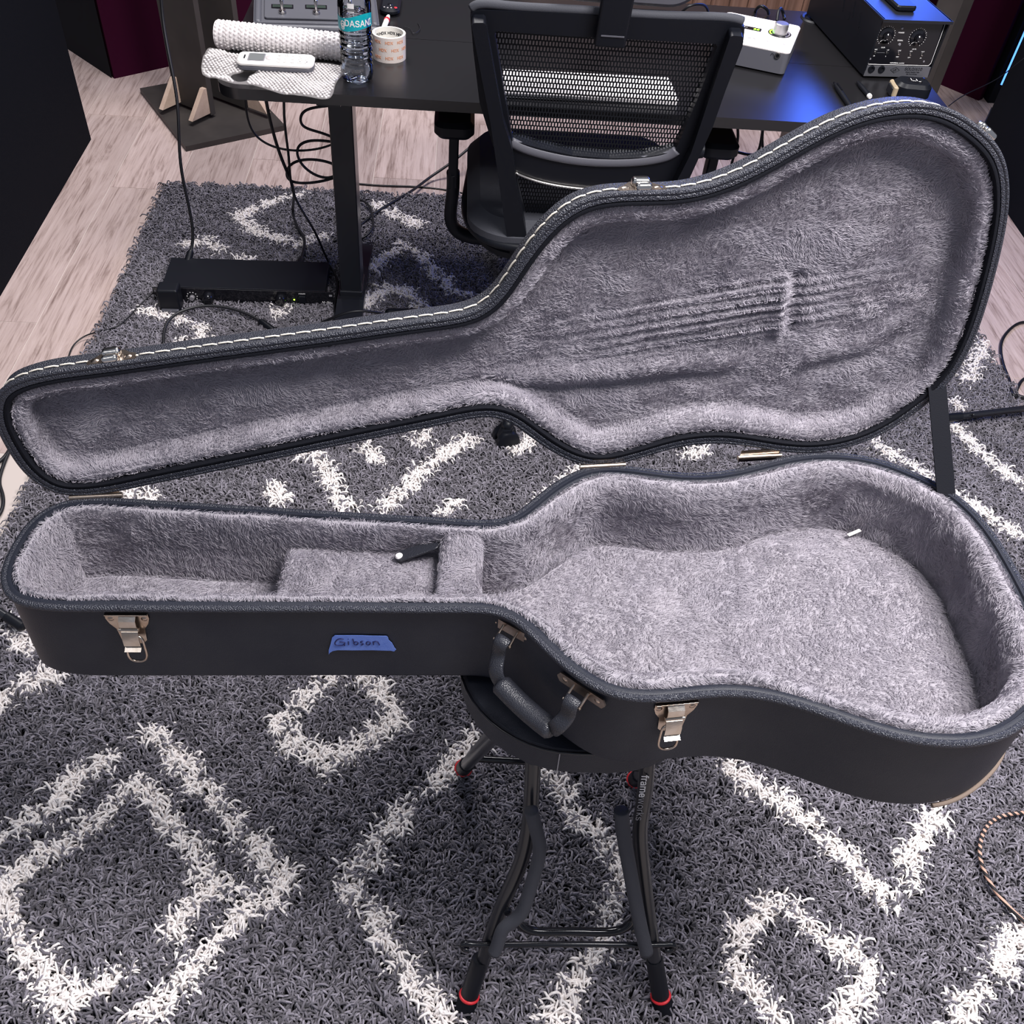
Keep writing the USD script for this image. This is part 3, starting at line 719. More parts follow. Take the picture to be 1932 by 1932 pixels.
cradle = fur_block('neck_cradle', bloc(832, 1060, -.01)[0], bloc(905, 1060, -.01)[0], -.0535, .0535, -.0035, 'raised plush neck cradle between neck and body', saddle=.012, n=10000, seed=42)
# leather pull tab with snap
t0, t1 = B(*bloc(756, 1052, -.034), -.034), B(*bloc(820, 1030, -.022), -.022)
ax = (t1 - t0) / np.linalg.norm(t1 - t0); az = CC - ax * (CC @ ax); az /= np.linalg.norm(az); ay = np.cross(az, ax); Lt = np.linalg.norm(t1 - t0)
tabm = slab((t0 + t1) / 2, ax, ay, az, Lt + .012, .015, .0035, .007, .0008)
tab = obj('pull_tab', tabm, M['vinyl'], pad, label='black leather pull tab with a white snap')
obj('snap', lathe([(0, .0022), (.003, .002), (.0042, .0008), (.0045, 0)], t0 + az * .0034 - ax * .001, az), M['white_metal'], pad)

# ---- hardware: local frame on the wall at outline index i and height c
def wframe(i, c, T):
    vec = (CA, CN, CC) if T is B else (LA, LN, LC)
    t = vec[0] * TAN[i, 0] + vec[1] * TAN[i, 1]; n = vec[0] * NRM[i, 0] + vec[1] * NRM[i, 1]
    return T(OUT[i, 0], OUT[i, 1], c), t, n, vec[2]
def on(F, x, n, z): return F[0] + F[1] * x + F[2] * n + F[3] * z
def rivet(F, x, z, r=.0032, n=.0016): return lathe([(0, .0016), (r * .6, .0013), (r, .0004), (r, 0)], on(F, x, n, z), F[2], n=16)
def strip(F, prof, w, th, x=0.0):
    """bent sheet strip of width w; prof: (outward n, height z) points"""
    p = np.array(prof, float); d = np.gradient(p, axis=0); d /= np.linalg.norm(d, axis=1, keepdims=True)
    nn = np.stack([-d[:, 1], d[:, 0]], 1) * th / 2
    poly = Polygon(np.vstack([p + nn, (p - nn)[::-1]])).buffer(0)
    m = trimesh.creation.extrude_polygon(poly, w, engine='earcut'); m.apply_translation([0, 0, -w / 2])
    return tf(m, frame(on(F, x, 0, 0), F[2], F[3], np.cross(F[2], F[3])))
def latch(x, y, swing, label):
    i, c = wall_at(x, y)
    F = wframe(i, 0, B)
    plate = Polygon([(-.021, -.011), (.021, -.011), (.0215, -.018), (.019, -.026), (.014, -.034), (.0125, -.052), (.008, -.057), (-.008, -.057), (-.0125, -.052), (-.014, -.034), (-.019, -.026), (-.0215, -.018)])
    o = obj('latch', prism(plate, .0016, on(F, 0, .0004, 0), -F[1] if np.dot(np.cross(F[1], F[3]), F[2]) < 0 else F[1], F[3], F[2]), M['nickel'], case, smooth=False, label=label)
    lip = box(on(F, 0, .0022, -.0112), F[1], F[2], F[3], .042, .0045, .0014, .0005)
    obj('lip', lip, M['nickel'], o)
    obj('lever', [strip(F, [(.003, -.0135), (.0075, -.0165), (.0085, -.024), (.006, -.0300), (.0085, -.0315), (.0115, -.040), (.0120, -.0490), (.0105, -.0520), (.016, -.0545)], .0165, .0011, swing * .001), rod(on(F, -.0098, .0062, -.0305), on(F, .0098, .0062, -.0305), .0021)], M['lever'], o, smooth=30)
    sx = swing
    lp = [(.0015 * sx, .008, -.038), (.010 * sx, .009, -.039), (.0125 * sx, .011, -.050), (.0125 * sx, .0125, -.064), (.008 * sx, .0125, -.072), (0, .012, -.074), (-.0055 * sx, .012, -.070), (-.006 * sx, .0105, -.056)]
    obj('wire_loop', tube(spline([on(F, *q) for q in lp], 44), .00135, 8), M['nickel'], o, smooth=True)
    for xx in (-.0165, .0165): obj('rivet', rivet(F, xx, -.0185), M['nickel'], o)
    return o
latch(245, 1165, 1, 'worn metal latch near the headstock end')
latch(1268, 1345, -1, 'worn metal latch on the body waist')
def catch(x, y, label, tw=1.0):
    i, c = wall_at(x, y, Ld, np.linspace(0, LDEPTH, 40))
    F = wframe(i, 0, Ld)
    pl = Polygon([(-.0225, .006), (-.0225, .0125), (-.017, .0165), (-.009, .0255), (.010, .0255), (.017, .0185), (.0225, .0165), (.0225, .006)]).buffer(.0025).buffer(-.001)
    X = F[1] if np.dot(np.cross(F[1], F[3]), F[2]) > 0 else -F[1]
    o = obj('lid_catch', prism(pl, .0018, on(F, 0, .0004, 0), X, F[3], F[2]), M['nickel'], case, smooth=False, label=label)
    obj('keeper', [box(on(F, 0, .0052, .0190), F[1], F[2], F[3], .0185, .0095, .0115, .0036, 4), box(on(F, 0, .0048, .0070), F[1], F[2], F[3], .0165, .0085, .0085, .0036, 4)], M['chrome'], o, smooth=True)
    for xx in (-.0165, .0165): obj('rivet', rivet(F, xx, .0125, .0042, .002), M['nickel'], o)
catch(213, 679, 'metal catch on the lid near the headstock end')
catch(1212, 358, 'metal catch on the lid at the waist')
catch(1888, 252, 'metal catch on the lid at the wide end')
# hinges along the hinge line
for hx, hy in ((182, 938), (1138, 878), (1510, 852)):
    tk = np.linspace(-.1, 1.1, 400); P = px(HG0 + (HG1 - HG0) * tk[:, None] * 1.0)
    k = tk[np.hypot(P[:, 0] - hx, P[:, 1] - hy).argmin()]
    hp = HG0 + (HG1 - HG0) * k
    h_ = obj('hinge', [rod(hp - HK * .028, hp + HK * .028, .0032), box(hp - EZ * .005 + np.cross(HK, EZ) * -.002, HK, np.cross(EZ, HK), EZ, .05, .0012, .008), box(hp + EZ * .005 + np.cross(HK, EZ) * -.002, HK, np.cross(EZ, HK), EZ, .05, .0012, .008)], M['nickel'], case)
# handle on the shoulder
i1, _ = wall_at(960, 1197); i2, _ = wall_at(1100, 1311)
C1, C2 = -.020, -.020
F1, F2 = wframe(i1, C1, B), wframe(i2, C2, B)
nh = (F1[2] + F2[2]); nh /= np.linalg.norm(nh); th_ = F2[0] - F1[0]; LH = np.linalg.norm(th_); th_ /= LH
hd_ = obj('handle', [], M['vinyl'], case) if False else None
drop = .044; outw = .032
g0 = F1[0] + th_ * .013 + nh * outw - CC * drop; g1 = F2[0] - th_ * .009 + nh * outw - CC * drop
gp = np.linspace(0, 1, 25); prof = .0118 * np.minimum(1, np.sqrt(np.clip(np.minimum(gp, 1 - gp) / .03, 0, 1)) * .25 + .75)
grip = obj('handle', tube(g0 + (g1 - g0) * gp[:, None] - CC * (.004 * np.sin(np.pi * gp))[:, None], prof, 20, flat=(1.0, .82)), M['vinyl'], case, smooth=True, label='padded black leather carrying handle hanging from two brackets')
for F, gend, sg in ((F1, g0, 1), (F2, g1, -1)):
    pl = Polygon([(-.0245, -.0055), (.0245, -.0055), (.0275, 0), (.0245, .0055), (-.0245, .0055), (-.0275, 0)]).buffer(.0012)
    X = F[1] if np.dot(np.cross(F[1], F[3]), F[2]) > 0 else -F[1]
    bk = obj('handle_bracket', prism(pl, .0018, on(F, 0, .0004, 0), X, F[3], F[2]), M['nickel'], case, smooth=False)
    for xx in (-.019, .019): obj('rivet', rivet(F, xx, 0, .0035), M['nickel'], bk)
    prong = []
    for xx in (-.0085, .0085): prong.append(rod(on(F, xx, .001, .002), on(F, xx, .016, -.007), .0014, 8))
    prong.append(rod(on(F, -.0105, .016, -.007), on(F, .0105, .016, -.007), .0015, 8))
    obj('prong', prong, M['nickel'], bk)
    p0 = on(F, 0, .016, -.006); 
    path = spline([p0 + CC * .004 - nh * .004, p0 + nh * .004 + CC * .001, p0 + nh * .006 - CC * .012, (p0 + gend) / 2 + nh * .008 - CC * .006, gend + th_ * sg * .002], 20)
    obj('handle_strap', tube(path, .0085, 14, flat=(1, .36)), M['vinyl'], grip, smooth=True)
# fabric stay between lid and lower half
sa = Ld(*lloc(1768, 728, 0.004), 0.004); sb = B(*bloc(1786, 944, -.006), -.006)
sx = CA * 1.0
sd = (sb - sa) / np.linalg.norm(sb - sa); sx = sx - sd * (sx @ sd); sx /= np.linalg.norm(sx); sn = np.cross(sx, sd)
obj('stay_strap', box((sa + sb) / 2, sx, sd, sn, .0225, np.linalg.norm(sb - sa) + .02, .0014), M['black_matte'], case, label='flat black fabric strap holding the lid open')
# blue name tape with handwriting on the neck side
fo = B(0, -.0735, 0); 
def tapept(x, y, off=0.0):
    X, Y = 600 + x / 10.733, 1170 + y / 10.733
    i0, c0 = None, None
    return atpl(X, Y, TP0 + CNf * 0, CNf) - CNf * off
it, ct_ = wall_at(683, 1215); FT = wframe(it, ct_, B)
TP0, CNf = FT[0] + FT[2] * .0012, -FT[2]
tpoly = [(340, 306), (700, 304), (1100, 312), (1395, 318), (1420, 350), (1432, 398), (1500, 460), (1555, 560), (1580, 590), (1540, 628), (1480, 612), (1100, 602), (700, 604), (400, 600), (300, 618), (240, 655), (220, 690), (218, 600), (255, 480), (285, 350)]
TP = np.array([tapept(*q) for q in tpoly]); l2 = np.stack([(TP - TP0) @ FT[1], (TP - TP0) @ FT[3]], 1)
tape = obj('name_tape', prism(l2, .0006, TP0, FT[1], FT[3], np.cross(FT[1], FT[3])), M['tape_blue'], case, smooth=False, label='strip of blue masking tape with a handwritten name')
strokes = [[(520, 375), (450, 362), (390, 385), (350, 435), (345, 470), (375, 495), (440, 500), (515, 490), (545, 440), (500, 432), (440, 430)], [(545, 440), (540, 505)], [(610, 372), (616, 374)], [(618, 420), (622, 485)], [(705, 368), (722, 420), (740, 480), (775, 488), (810, 465), (805, 432), (770, 425), (735, 440)], [(915, 412), (880, 418), (865, 440), (905, 455), (912, 480), (870, 490)], [(1015, 420), (985, 440), (985, 478), (1020, 490), (1055, 470), (1055, 435), (1015, 420)], [(1118, 420), (1128, 485)], [(1120, 440), (1160, 418), (1205, 425), (1230, 460), (1248, 488)]]
obj('handwriting', [tube(spline([tapept(x, y, .0009) for x, y in st], 22) if len(st) > 2 else np.array([tapept(x, y, .0009) for x, y in st]), .00062, 6) for st in strokes], M['ink'], tape, smooth=True)
# worn corner guard at the wide end of the bottom
ig = [k for k in range(NP) if OUT[k, 0] > .43 and OUT[k, 1] < -.06]
gp_ = OUT[ig] + NRM[ig] * .0006
obj('edge_binding', tube(B(gp_[:, 0], gp_[:, 1], -DEPTH + .0026), .0026, 8), M['frayed'], base_shell, smooth=True, label='frayed pale cloth edge showing along the bottom corner')
# scraps left in the lining
ps = thing('paper_scrap', 'tiny white paper strip lying on the plush near the wide end of the case', 'paper', B(*bloc(1612, 1005, FLOOR_C + .01), FLOOR_C + .01))
p0 = B(*bloc(1600, 1010, FLOOR_C + .011), FLOOR_C + .011); p1 = B(*bloc(1623, 1000, FLOOR_C + .011), FLOOR_C + .011)
dx = (p1 - p0) / np.linalg.norm(p1 - p0)
obj('strip', box((p0 + p1) / 2, dx, np.cross(CC, dx), CC, np.linalg.norm(p1 - p0), .0045, .0008), M['paper'], ps)
# ================================================================== stool
sb_ = lambda x, y: bloc(x, y, -DEPTH)
s_left = sb_(866, 1290)[0]; s_front = sb_(1080, 1409)[1]; s_c = sb_(1122, 1400)[0]
s_w = 2 * (s_c - s_left); s_d = .30; s_b = s_front + s_d / 2
STH = .042
stool = thing('guitar_stool', 'black padded folding stool with red foot rings carrying the guitar case', 'stool', (*B(s_c, s_b, 0)[:2], 0))
sc_ = B(s_c, s_b, -DEPTH - .0015)
def seat_layer(w, d, rc, top, h, edge):
    return slab(sc_ + CC * (top - h), CA, CN, CC, w, d, h, rc, edge)
st_ = obj('seat', [seat_layer(s_w - .004, s_d - .004, .125, 0, .012, .006)], M['vinyl'], stool, smooth=35)
obj('seat_band', seat_layer(s_w, s_d, .127, -.009, STH, .003), M['leatherette'], stool, smooth=35)
cr = CrossSection.square([s_w - .25, s_d - .25], True).offset(.1262, circular_segments=48).to_polygons()[0]
rim3 = np.array([sc_ + CA * p[0] + CN * p[1] - CC * .0095 for p in cr])
obj('piping', tube(rim3, .0016, 8, closed=True), M['black_gloss'], st_, smooth=True)
for a_ in (bloc(1053, 1430, -DEPTH - .03)[0], bloc(1258, 1440, -DEPTH - .03)[0]):
    obj('seam', rod(B(a_, s_front - .0012, -DEPTH - .012), B(a_, s_front - .0012, -DEPTH - .012 - STH + .004), .0007, 6), M['print_grey'], st_, smooth=True)
zs = sc_[2] - STH - .008
FLp, FRp = at(880, 1902, .014), at(1249, 1902, .014)
top_mid = B(s_c, s_front + .185, -DEPTH - STH - .01)
pn = np.cross(FRp - FLp, top_mid - FLp); pn /= np.linalg.norm(pn); pn = pn if pn @ (CAM - FLp) > 0 else -pn
fp = lambda x, y, off=0.0: atpl(x, y, FLp + pn * off, pn)
def leg(pts, r=.0105): return tube(spline([fp(*q) for q in pts], 40), r, 12, flat=(1, 1))
obj('leg', leg([(1006, 1425), (1003, 1500), (988, 1610), (955, 1690), (925, 1770), (906, 1828)]), M['black_metal'], stool, smooth=True)
lr = obj('leg', leg([(1222, 1425), (1216, 1500), (1208, 1560), (1211, 1620), (1220, 1700), (1230, 1775), (1237, 1828)]), M['black_metal'], stool, smooth=True)
def foot(a, b, c):
    """sleeve from a to b, red ring at b, rubber tip to c"""
    d_ = (b - a) / np.linalg.norm(b - a)
    lo = obj('leg_sleeve', tube(np.array([a - d_ * .004, a, b]), [.0118, .0128, .0132], 18), M['black'], stool, smooth=40)
    obj('ring', tube(np.array([b - d_ * .0005, b + d_ * .002, b + d_ * .005]), [.0140, .0158, .0146], 20), M['red'], lo, smooth=True)
    obj('rubber_tip', tube(np.array([b + d_ * .004, b + d_ * .012, c]), [.0142, .0152, .0160], 18), M['black_matte'], lo, smooth=40)
ft = lambda P: P + np.array([0, 0, .004])
foot(fp(906, 1812), fp(886, 1876), ft(at(876, 1908, .01)))
foot(fp(1235, 1812), fp(1246, 1877), ft(at(1252, 1908, .01)))
# rear legs slope the other way
RLp, RRp = at(872, 1452, 0), at(1196, 1474, 0)
for P, ax_ in ((RLp, s_c - .10), (RRp, s_c + .10)):
    top_ = B(ax_, s_front + .05, -DEPTH - STH - .006); d_ = (P - top_) / np.linalg.norm(P - top_)
    obj('leg', tube(np.array([top_, P - d_ * .1]), .0105, 12), M['black_metal'], stool, smooth=True)
    foot(P - d_ * .12, P - d_ * .036, P + EZ * .004)
rq = lambda t: RLp + (B(s_c - .10, s_front + .05, -DEPTH - STH) - RLp) * t
rq2 = lambda t: RRp + (B(s_c + .10, s_front + .05, -DEPTH - STH) - RRp) * t
obj('cross_bar', rod(rq(.36), rq2(.36), .0055), M['black_gloss'], stool, smooth=True)
# folded guitar yokes in foam, footrest bars
obj('yoke', tube(spline([fp(*q, .028) for q in ((1002, 1528), (1010, 1560), (1018, 1600), (1008, 1650), (993, 1700), (984, 1722), (968, 1738), (950, 1752), (940, 1778), (932, 1798))], 60), .0092, 14), M['foam'], stool, smooth=True, label='foam covered guitar yoke folded against the left leg')
obj('yoke', tube(spline([fp(*q, .028) for q in ((1172, 1528), (1176, 1570), (1188, 1640), (1199, 1700), (1209, 1750), (1220, 1797))], 50), .0098, 14), M['foam'], stool, smooth=True, label='foam covered guitar yoke folded against the right leg')
obj('footrest_hoop', tube(spline([fp(*q, -.03) for q in ((972, 1728), (978, 1742), (1000, 1755), (1040, 1758), (1100, 1758), (1150, 1758), (1176, 1752), (1194, 1738), (1200, 1722))], 60), .0065, 12), M['black_gloss'], stool, smooth=True)
obj('footrest_bar', tube(spline([fp(*q, .012) for q in ((885, 1792), (874, 1790), (873, 1782), (890, 1781), (1000, 1782), (1150, 1782), (1255, 1782), (1271, 1783), (1271, 1790), (1255, 1793))], 90), .0042, 10), M['black_gloss'], stool, smooth=True)
for q in ((958, 1718), (1198, 1752), (932, 1768), (1215, 1800)):
    obj('bolt', lathe([(0, .006), (.005, .005), (.006, 0)], fp(*q, .008), pn), M['black_metal'], stool)
# lettering down the right leg
ta, tb = fp(1216, 1462, .012), fp(1204, 1548, .012)
tx = (tb - ta) / np.linalg.norm(tb - ta); ty = np.cross(pn, tx)
Ltx = np.linalg.norm(tb - ta)
w1 = text('frame', .0088, (0, 0, 0), (1, 0, 0), (0, 1, 0), bold=True, center=False); w2 = text('works', .0088, (0, 0, 0), (1, 0, 0), (0, 1, 0), center=False)
k_ = Ltx / (w1.bounds[1][0] + w2.bounds[1][0] + .001)
for m_, x0_, mm in ((w1, 0, 'print_white'), (w2, w1.bounds[1][0] + .0006, 'print_grey')):
    m_.apply_translation([x0_, -.0032, 0]); m_.vertices[:, :2] *= k_
    obj('lettering', tf(m_, frame(ta, tx, -ty if (-ty) @ E1 > 0 else ty, np.cross(tx, -ty if (-ty) @ E1 > 0 else ty))), M[mm], lr, smooth=False)

# ================================================================== desk
dF = .5 * (uv(at(700, 184, DZ))[1] + uv(at(1400, 222, DZ))[1]); dB = uv(at(1568, 25, DZ))[1]
dL = uv(at(404, 160, DZ))[0]; dR = uv(at(1764, 172, DZ))[0]
dS = .5 * (uv(at(780, 81, DZ))[1] + uv(at(1590, 118, DZ))[1])
desk = thing('desk', 'black laminate standing desk on metal T legs behind the chair', 'desk', W((dL + dR) / 2, (dF + dB) / 2, 0))
TH = .022
def board(u0, u1, v0, v1, rcs):
    """rcs: the corner radii, front left, front right, back right, back left"""
    pts = []
    for (cu, cv, a0), r in zip(((u0, v0, 180), (u1, v0, 270), (u1, v1, 0), (u0, v1, 90)), rcs):
        su_, sv_ = (1 if cu == u0 else -1), (1 if cv == v0 else -1)
        for a in np.radians(np.linspace(a0, a0 + 90, 10)): pts.append((cu + su_ * r + r * math.cos(a), cv + sv_ * r + r * math.sin(a)))
    return prism(pts, TH, W(0, 0, DZ - TH), E1, E2, EZ)
obj('top_board', board(dL, dR, dF, dS - .0008, (.05, .05, .002, .002)), M['desk'], desk, smooth=20)
tb_ = obj('top_board', board(dL, dR, dS + .0008, dB, (.002, .002, .05, .05)), M['desk'], desk, smooth=20)
cL, cR_ = uv(at(641, 551, .07)), uv(at(682, 553, .07))
vc = cL[1] + .03
uc = (cL[0] + cR_[0]) / 2; cw = cR_[0] - cL[0]
uR = uv(atpl(1508, 240, W(0, vc + .02, 0), E2))[0]
for k, u_ in enumerate((uc, uR)):
    lg = obj('leg', [ubox(W(u_, vc + .02, .36), cw - .002, .078, .62, .004), ubox(W(u_, vc + .02, .055), cw + .004, .09, .03, .004)], M['black_metal'], desk, smooth=30)
    obj('foot', prism([(-.30, .006), (-.30, .02), (-.06, .055), (.10, .055), (.32, .02), (.32, .006)], cw + .014, W(u_ - cw / 2 - .007, vc + .02, 0), E2, EZ, E1), M['black_metal'], desk, smooth=False)
    obj('leveling_foot', [lathe([(0, 0), (.02, 0), (.02, .006), (.008, .012), (0, .012)], W(u_, vc + .02 + q, 0)) for q in (-.27, .29)], M['black'], desk)
    obj('bracket', ubox(W(u_, (dF + dB) / 2, DZ - TH - .016), .05, (dB - dF) * .8, .032), M['black_metal'], desk)
obj('cross_bar', ubox(W((uc + uR) / 2, vc + .06, DZ - TH - .03), uR - uc, .04, .04), M['black_metal'], desk)
obj('motor_box', ubox(W((uc + uR) / 2 + .12, vc + .12, DZ - TH - .045), .28, .10, .07, .008), M['black'], desk)
gP = at(1540, 36, DZ)
obj('grommet', lathe([(.026, .0005), (.030, .0035), (.036, .004), (.040, .0005)], gP), M['black'], desk)
obj('grommet_well', lathe([(0, .0007), (.027, .0007)], gP), M['black_matte'], desk)

# ================================================================== things on the desk
def wrap_text(s_, h, C, r, ang0, z, m_up=1, depth=.0004, bold=False, inside=False, squash=1.0):
    """lettering bent round an upright cylinder"""
    m = meshkit.text_mesh(s_, h, depth, bold); b = m.bounds
    v = m.vertices - [(b[0][0] + b[1][0]) / 2, (b[0][1] + b[1][1]) / 2, 0]
    m2 = trimesh.Trimesh(v, m.faces).subdivide_to_size(.004) if True else m
    v = m2.vertices
    a = ang0 + (v[:, 0] / r) * (-1 if inside else 1) * squash; rr = r + (-v[:, 2] if inside else v[:, 2])
    return trimesh.Trimesh(np.c_[C[0] + rr * np.cos(a), C[1] + rr * np.sin(a), C[2] + z + v[:, 1]], m2.faces if not inside else m2.faces, process=False)
# bottle
q0, q1 = at(645, 150, DZ), at(706, 150, DZ); br = .5 * np.linalg.norm(q1 - q0)
bP = at(675, 160, DZ); fw = np.array([bP[0], bP[1], 0]) / np.hypot(bP[0], bP[1]); bP = bP + fw * br * .8
ba = math.atan2(-fw[1], -fw[0])
bot = thing('water_bottle', 'clear plastic water bottle with a teal label standing at the front of the desk', 'bottle', bP)
H = .215
def rib(z): return .0011 * math.sin(z * 620)
prof = [(0, .006), (br * .35, .002), (br * .70, .0), (br * .92, .006), (br, .018), (br, .032)]
prof += [(br * .97 + rib(z), z) for z in np.linspace(.036, .098, 22)] + [(br * .985, .102), (br * .985, .138), (br, .143), (br * .97, .155), (br * .80, .178), (br * .52, .200), (br * .36, .212), (.0125, .216), (.0125, .232)]
lob = lathe(prof, (0, 0, 0), n=64)
a_ = np.arctan2(lob.vertices[:, 1], lob.vertices[:, 0]); z_ = lob.vertices[:, 2]
lf = 1 + (np.abs(np.cos(a_ * 2.5)) - .6) * .14 * np.clip(1 - z_ / .024, 0, 1)
lob.vertices[:, 0] *= lf; lob.vertices[:, 1] *= lf
obj('body', tf(lob, frame(bP, *np.eye(3))), M['clear'], bot, smooth=50)
wprof = [(0, .0065)] + [(max(r_ - .0009, 0), z + .0006) for r_, z in prof[1:28]] + [(br * .95, .128), (0, .128)]
wt = lathe(wprof, (0, 0, 0), n=64)
a_ = np.arctan2(wt.vertices[:, 1], wt.vertices[:, 0]); z_ = wt.vertices[:, 2]; lf = 1 + (np.abs(np.cos(a_ * 2.5)) - .6) * .14 * np.clip(1 - z_ / .024, 0, 1)
wt.vertices[:, 0] *= lf; wt.vertices[:, 1] *= lf
obj('water', tf(wt, frame(bP, *np.eye(3))), M['water'], bot, smooth=50)
aa = np.linspace(-1.75, 1.75, 60)
def lab(r, f0, f1, aa=aa):
    p0 = np.stack([bP[0] + r * np.cos(ba + aa), bP[1] + r * np.sin(ba + aa), bP[2] + f0(aa)], 1); p1 = p0.copy(); p1[:, 2] = bP[2] + f1(aa)
    v = np.vstack([p0, p1]); n = len(aa); i = np.arange(n - 1)
    return v, np.vstack([np.stack([i, i + 1, n + i + 1], 1), np.stack([i, n + i + 1, n + i], 1)])
lb = obj('label', lab(br * .995, lambda a: .106 + .004 * np.sin(a * 1.6), lambda a: .131 + .005 * np.sin(a * 1.9 + .3)), M['teal'], bot, smooth=True, label='teal wavy label')
obj('lettering', wrap_text('DASANI', .0112, bP, br * 1.0, ba + .26, .119, bold=True), M['print_white'], lb, smooth=False)
obj('emblem', [wrap_text('O', .012, bP, br * 1.0, ba - .80, .115, bold=True), wrap_text('8', .011, bP, br * 1.0, ba - .80, .111, bold=True)], M['print_white'], lb, smooth=False)
obj('drop', lab(br * 1.003, lambda a: .109 + .006 * np.abs(a - .85) / .16, lambda a: .127 - .006 * np.abs(a - .85) / .16, np.linspace(.69, 1.01, 12)), M['navy'], lb, smooth=True)
obj('sticker', lab(br * .992, lambda a: .139 + 0 * a, lambda a: .155 + 0 * a, np.linspace(-.42, -.02, 10)), M['print_white'], bot, smooth=True, label='small white print on the clear shoulder')
obj('cap', lathe([(0, .247), (.013, .247), (.0145, .244), (.0145, .232), (0, .232)], bP), M['white_plastic'], bot)
# roll of packing tape
q0, q1 = at(700, 100, DZ + .0), at(764, 104, DZ); tr = .5 * np.linalg.norm(q1 - q0) * .97
tP = at(735, 120, DZ); fw = np.array([tP[0], tP[1], 0]) / np.hypot(tP[0], tP[1]); tP = tP + fw * tr
ta_ = math.atan2(-fw[1], -fw[0])
tpr = thing('tape_roll', 'roll of clear packing tape printed with small marks, beside the water bottle', 'tape', tP)
TPH = .050
obj('tape', lathe([(tr - .0032, .0), (tr, .0), (tr, TPH), (tr - .0032, TPH), (tr - .0032, 0)], tP, n=64), M['tape_side'], tpr, smooth=40)
obj('core', lathe([(tr - .0050, .0), (tr - .0032, .0), (tr - .0032, TPH + .0004), (tr - .0050, TPH + .0004), (tr - .0050, 0)], tP, n=64), M['paper'], tpr, smooth=40)
for k, a in enumerate((-.75, 0.0, .72)):
    for j, z in enumerate((.010, .026, .041)):
        obj('print', wrap_text('HDX', .0058, tP, tr + .0001, ta_ + a + (.36 if j == 1 else 0), z, bold=True), M['orange'], tpr, smooth=False)
for a in (2.3, 2.95, 3.6, 4.2):
    obj('core_print', [wrap_text('HDX', .0058, tP, tr - .0052, ta_ + a, z, inside=True, bold=True) for z in (.016, .038)], M['print_black'], tpr, smooth=False)
# bubble wrap: a roll and a loose sheet
def bumps_on(P, N, r, h):
    """domes at P along N"""
    dome = trimesh.creation.icosphere(1, 1.0); keep = dome.vertices[dome.faces].mean(1)[:, 2] > -.1
    dome = trimesh.Trimesh(dome.vertices, dome.faces[keep], process=True)
    out_v, out_f, k = [], [], 0
    for p, n in zip(P, N):
        x = np.cross(n, [.3, .5, .1]); x /= np.linalg.norm(x); y = np.cross(n, x)
        v = p + dome.vertices[:, :1] * x * r + dome.vertices[:, 1:2] * y * r + dome.vertices[:, 2:] * n * h
        out_v.append(v); out_f.append(dome.faces + k); k += len(v)
    return np.vstack(out_v), np.vstack(out_f)
RR = .026
ra, rb = at(409, 96, DZ), at(650, 122, DZ)
ra = ra + E2 * RR * .9; rb = rb + E2 * RR * .9
rx = (rb - ra) / np.linalg.norm(rb - ra); ry = np.cross(EZ, rx); RLn = np.linalg.norm(rb - ra)
roll = thing('bubble_wrap_roll', 'rolled up white bubble wrap lying along the desk behind the handset', 'bubble wrap', (ra + rb) / 2)
nx, nt = 60, 40
gx, gt = np.meshgrid(np.linspace(0, 1, nx), np.linspace(0, 2 * np.pi, nt, endpoint=False), indexing='ij')
rad = RR * (1 + .10 * (meshkit.fbm(np.stack([gx * 9, np.cos(gt) * 1.2 + 5, np.sin(gt) * 1.2], -1), 3, 4) - .5) + .04 * np.cos(gt))
P = ra + gx[..., None] * RLn * rx + (rad * np.cos(gt))[..., None] * ry + (rad * np.sin(gt) + RR * .97)[..., None] * EZ
v, f = loft([P[i] for i in range(nx)])
for ii in (0, nx - 1):
    v = np.vstack([v, P[ii].mean(0)]); c = len(v) - 1; k = np.arange(nt)
    f = np.vstack([f, np.stack([ii * nt + k, ii * nt + (k + 1) % nt, np.full(nt, c)], 1)])
obj('film', (v, f), M['bubble'], roll, smooth=60)
bp, bn = [], []
for i in range(1, int(RLn / .0078)):
    for j in range(21):
        t = 2 * np.pi * (j + .5 * (i % 2)) / 21; x_ = i * .0078 / RLn
        r_ = RR * 1.0; n_ = math.cos(t) * ry + math.sin(t) * EZ
        k = min(int(x_ * nx), nx - 1); kk = int(t / (2 * np.pi) * nt) % nt
        bp.append(P[k, kk]); bn.append(n_)
obj('bubbles', bumps_on(bp, bn, .0031, .0024), M['dome'], roll, smooth=True, kind='stuff')
sheet = thing('bubble_wrap_sheet', 'torn sheet of bubble wrap spread over the front left corner of the desk', 'bubble wrap', at(520, 140, DZ))
outl = [(398, 100), (386, 118), (381, 136), (392, 152), (412, 156), (430, 160), (470, 165), (520, 175), (580, 184), (618, 188), (632, 166), (642, 148), (648, 128), (600, 122), (500, 112), (430, 104)]
hole = [(436, 150), (440, 142), (455, 138), (466, 132), (482, 132), (484, 137), (474, 144), (468, 152), (464, 158), (448, 158)]
zoff = .006
pl = np.array([uv(at(x, y, DZ + zoff)) for x, y in outl]); hl = np.array([uv(at(x, y, DZ + zoff)) for x, y in hole])
poly = Polygon(spline(pl, 90, True)).difference(Polygon(spline(hl, 40, True)))
x0, y0, x1, y1 = poly.bounds
import shapely
gx, gy = np.meshgrid(np.arange(x0, x1, .006), np.arange(y0, y1, .006)); gp2 = np.c_[gx.ravel(), gy.ravel()]
gp2 = gp2[shapely.contains_xy(poly.buffer(-.003), gp2[:, 0], gp2[:, 1])]
ringp = np.vstack([np.array(poly.exterior.coords)[:-1]] + [np.array(i_.coords)[:-1] for i_ in poly.interiors])
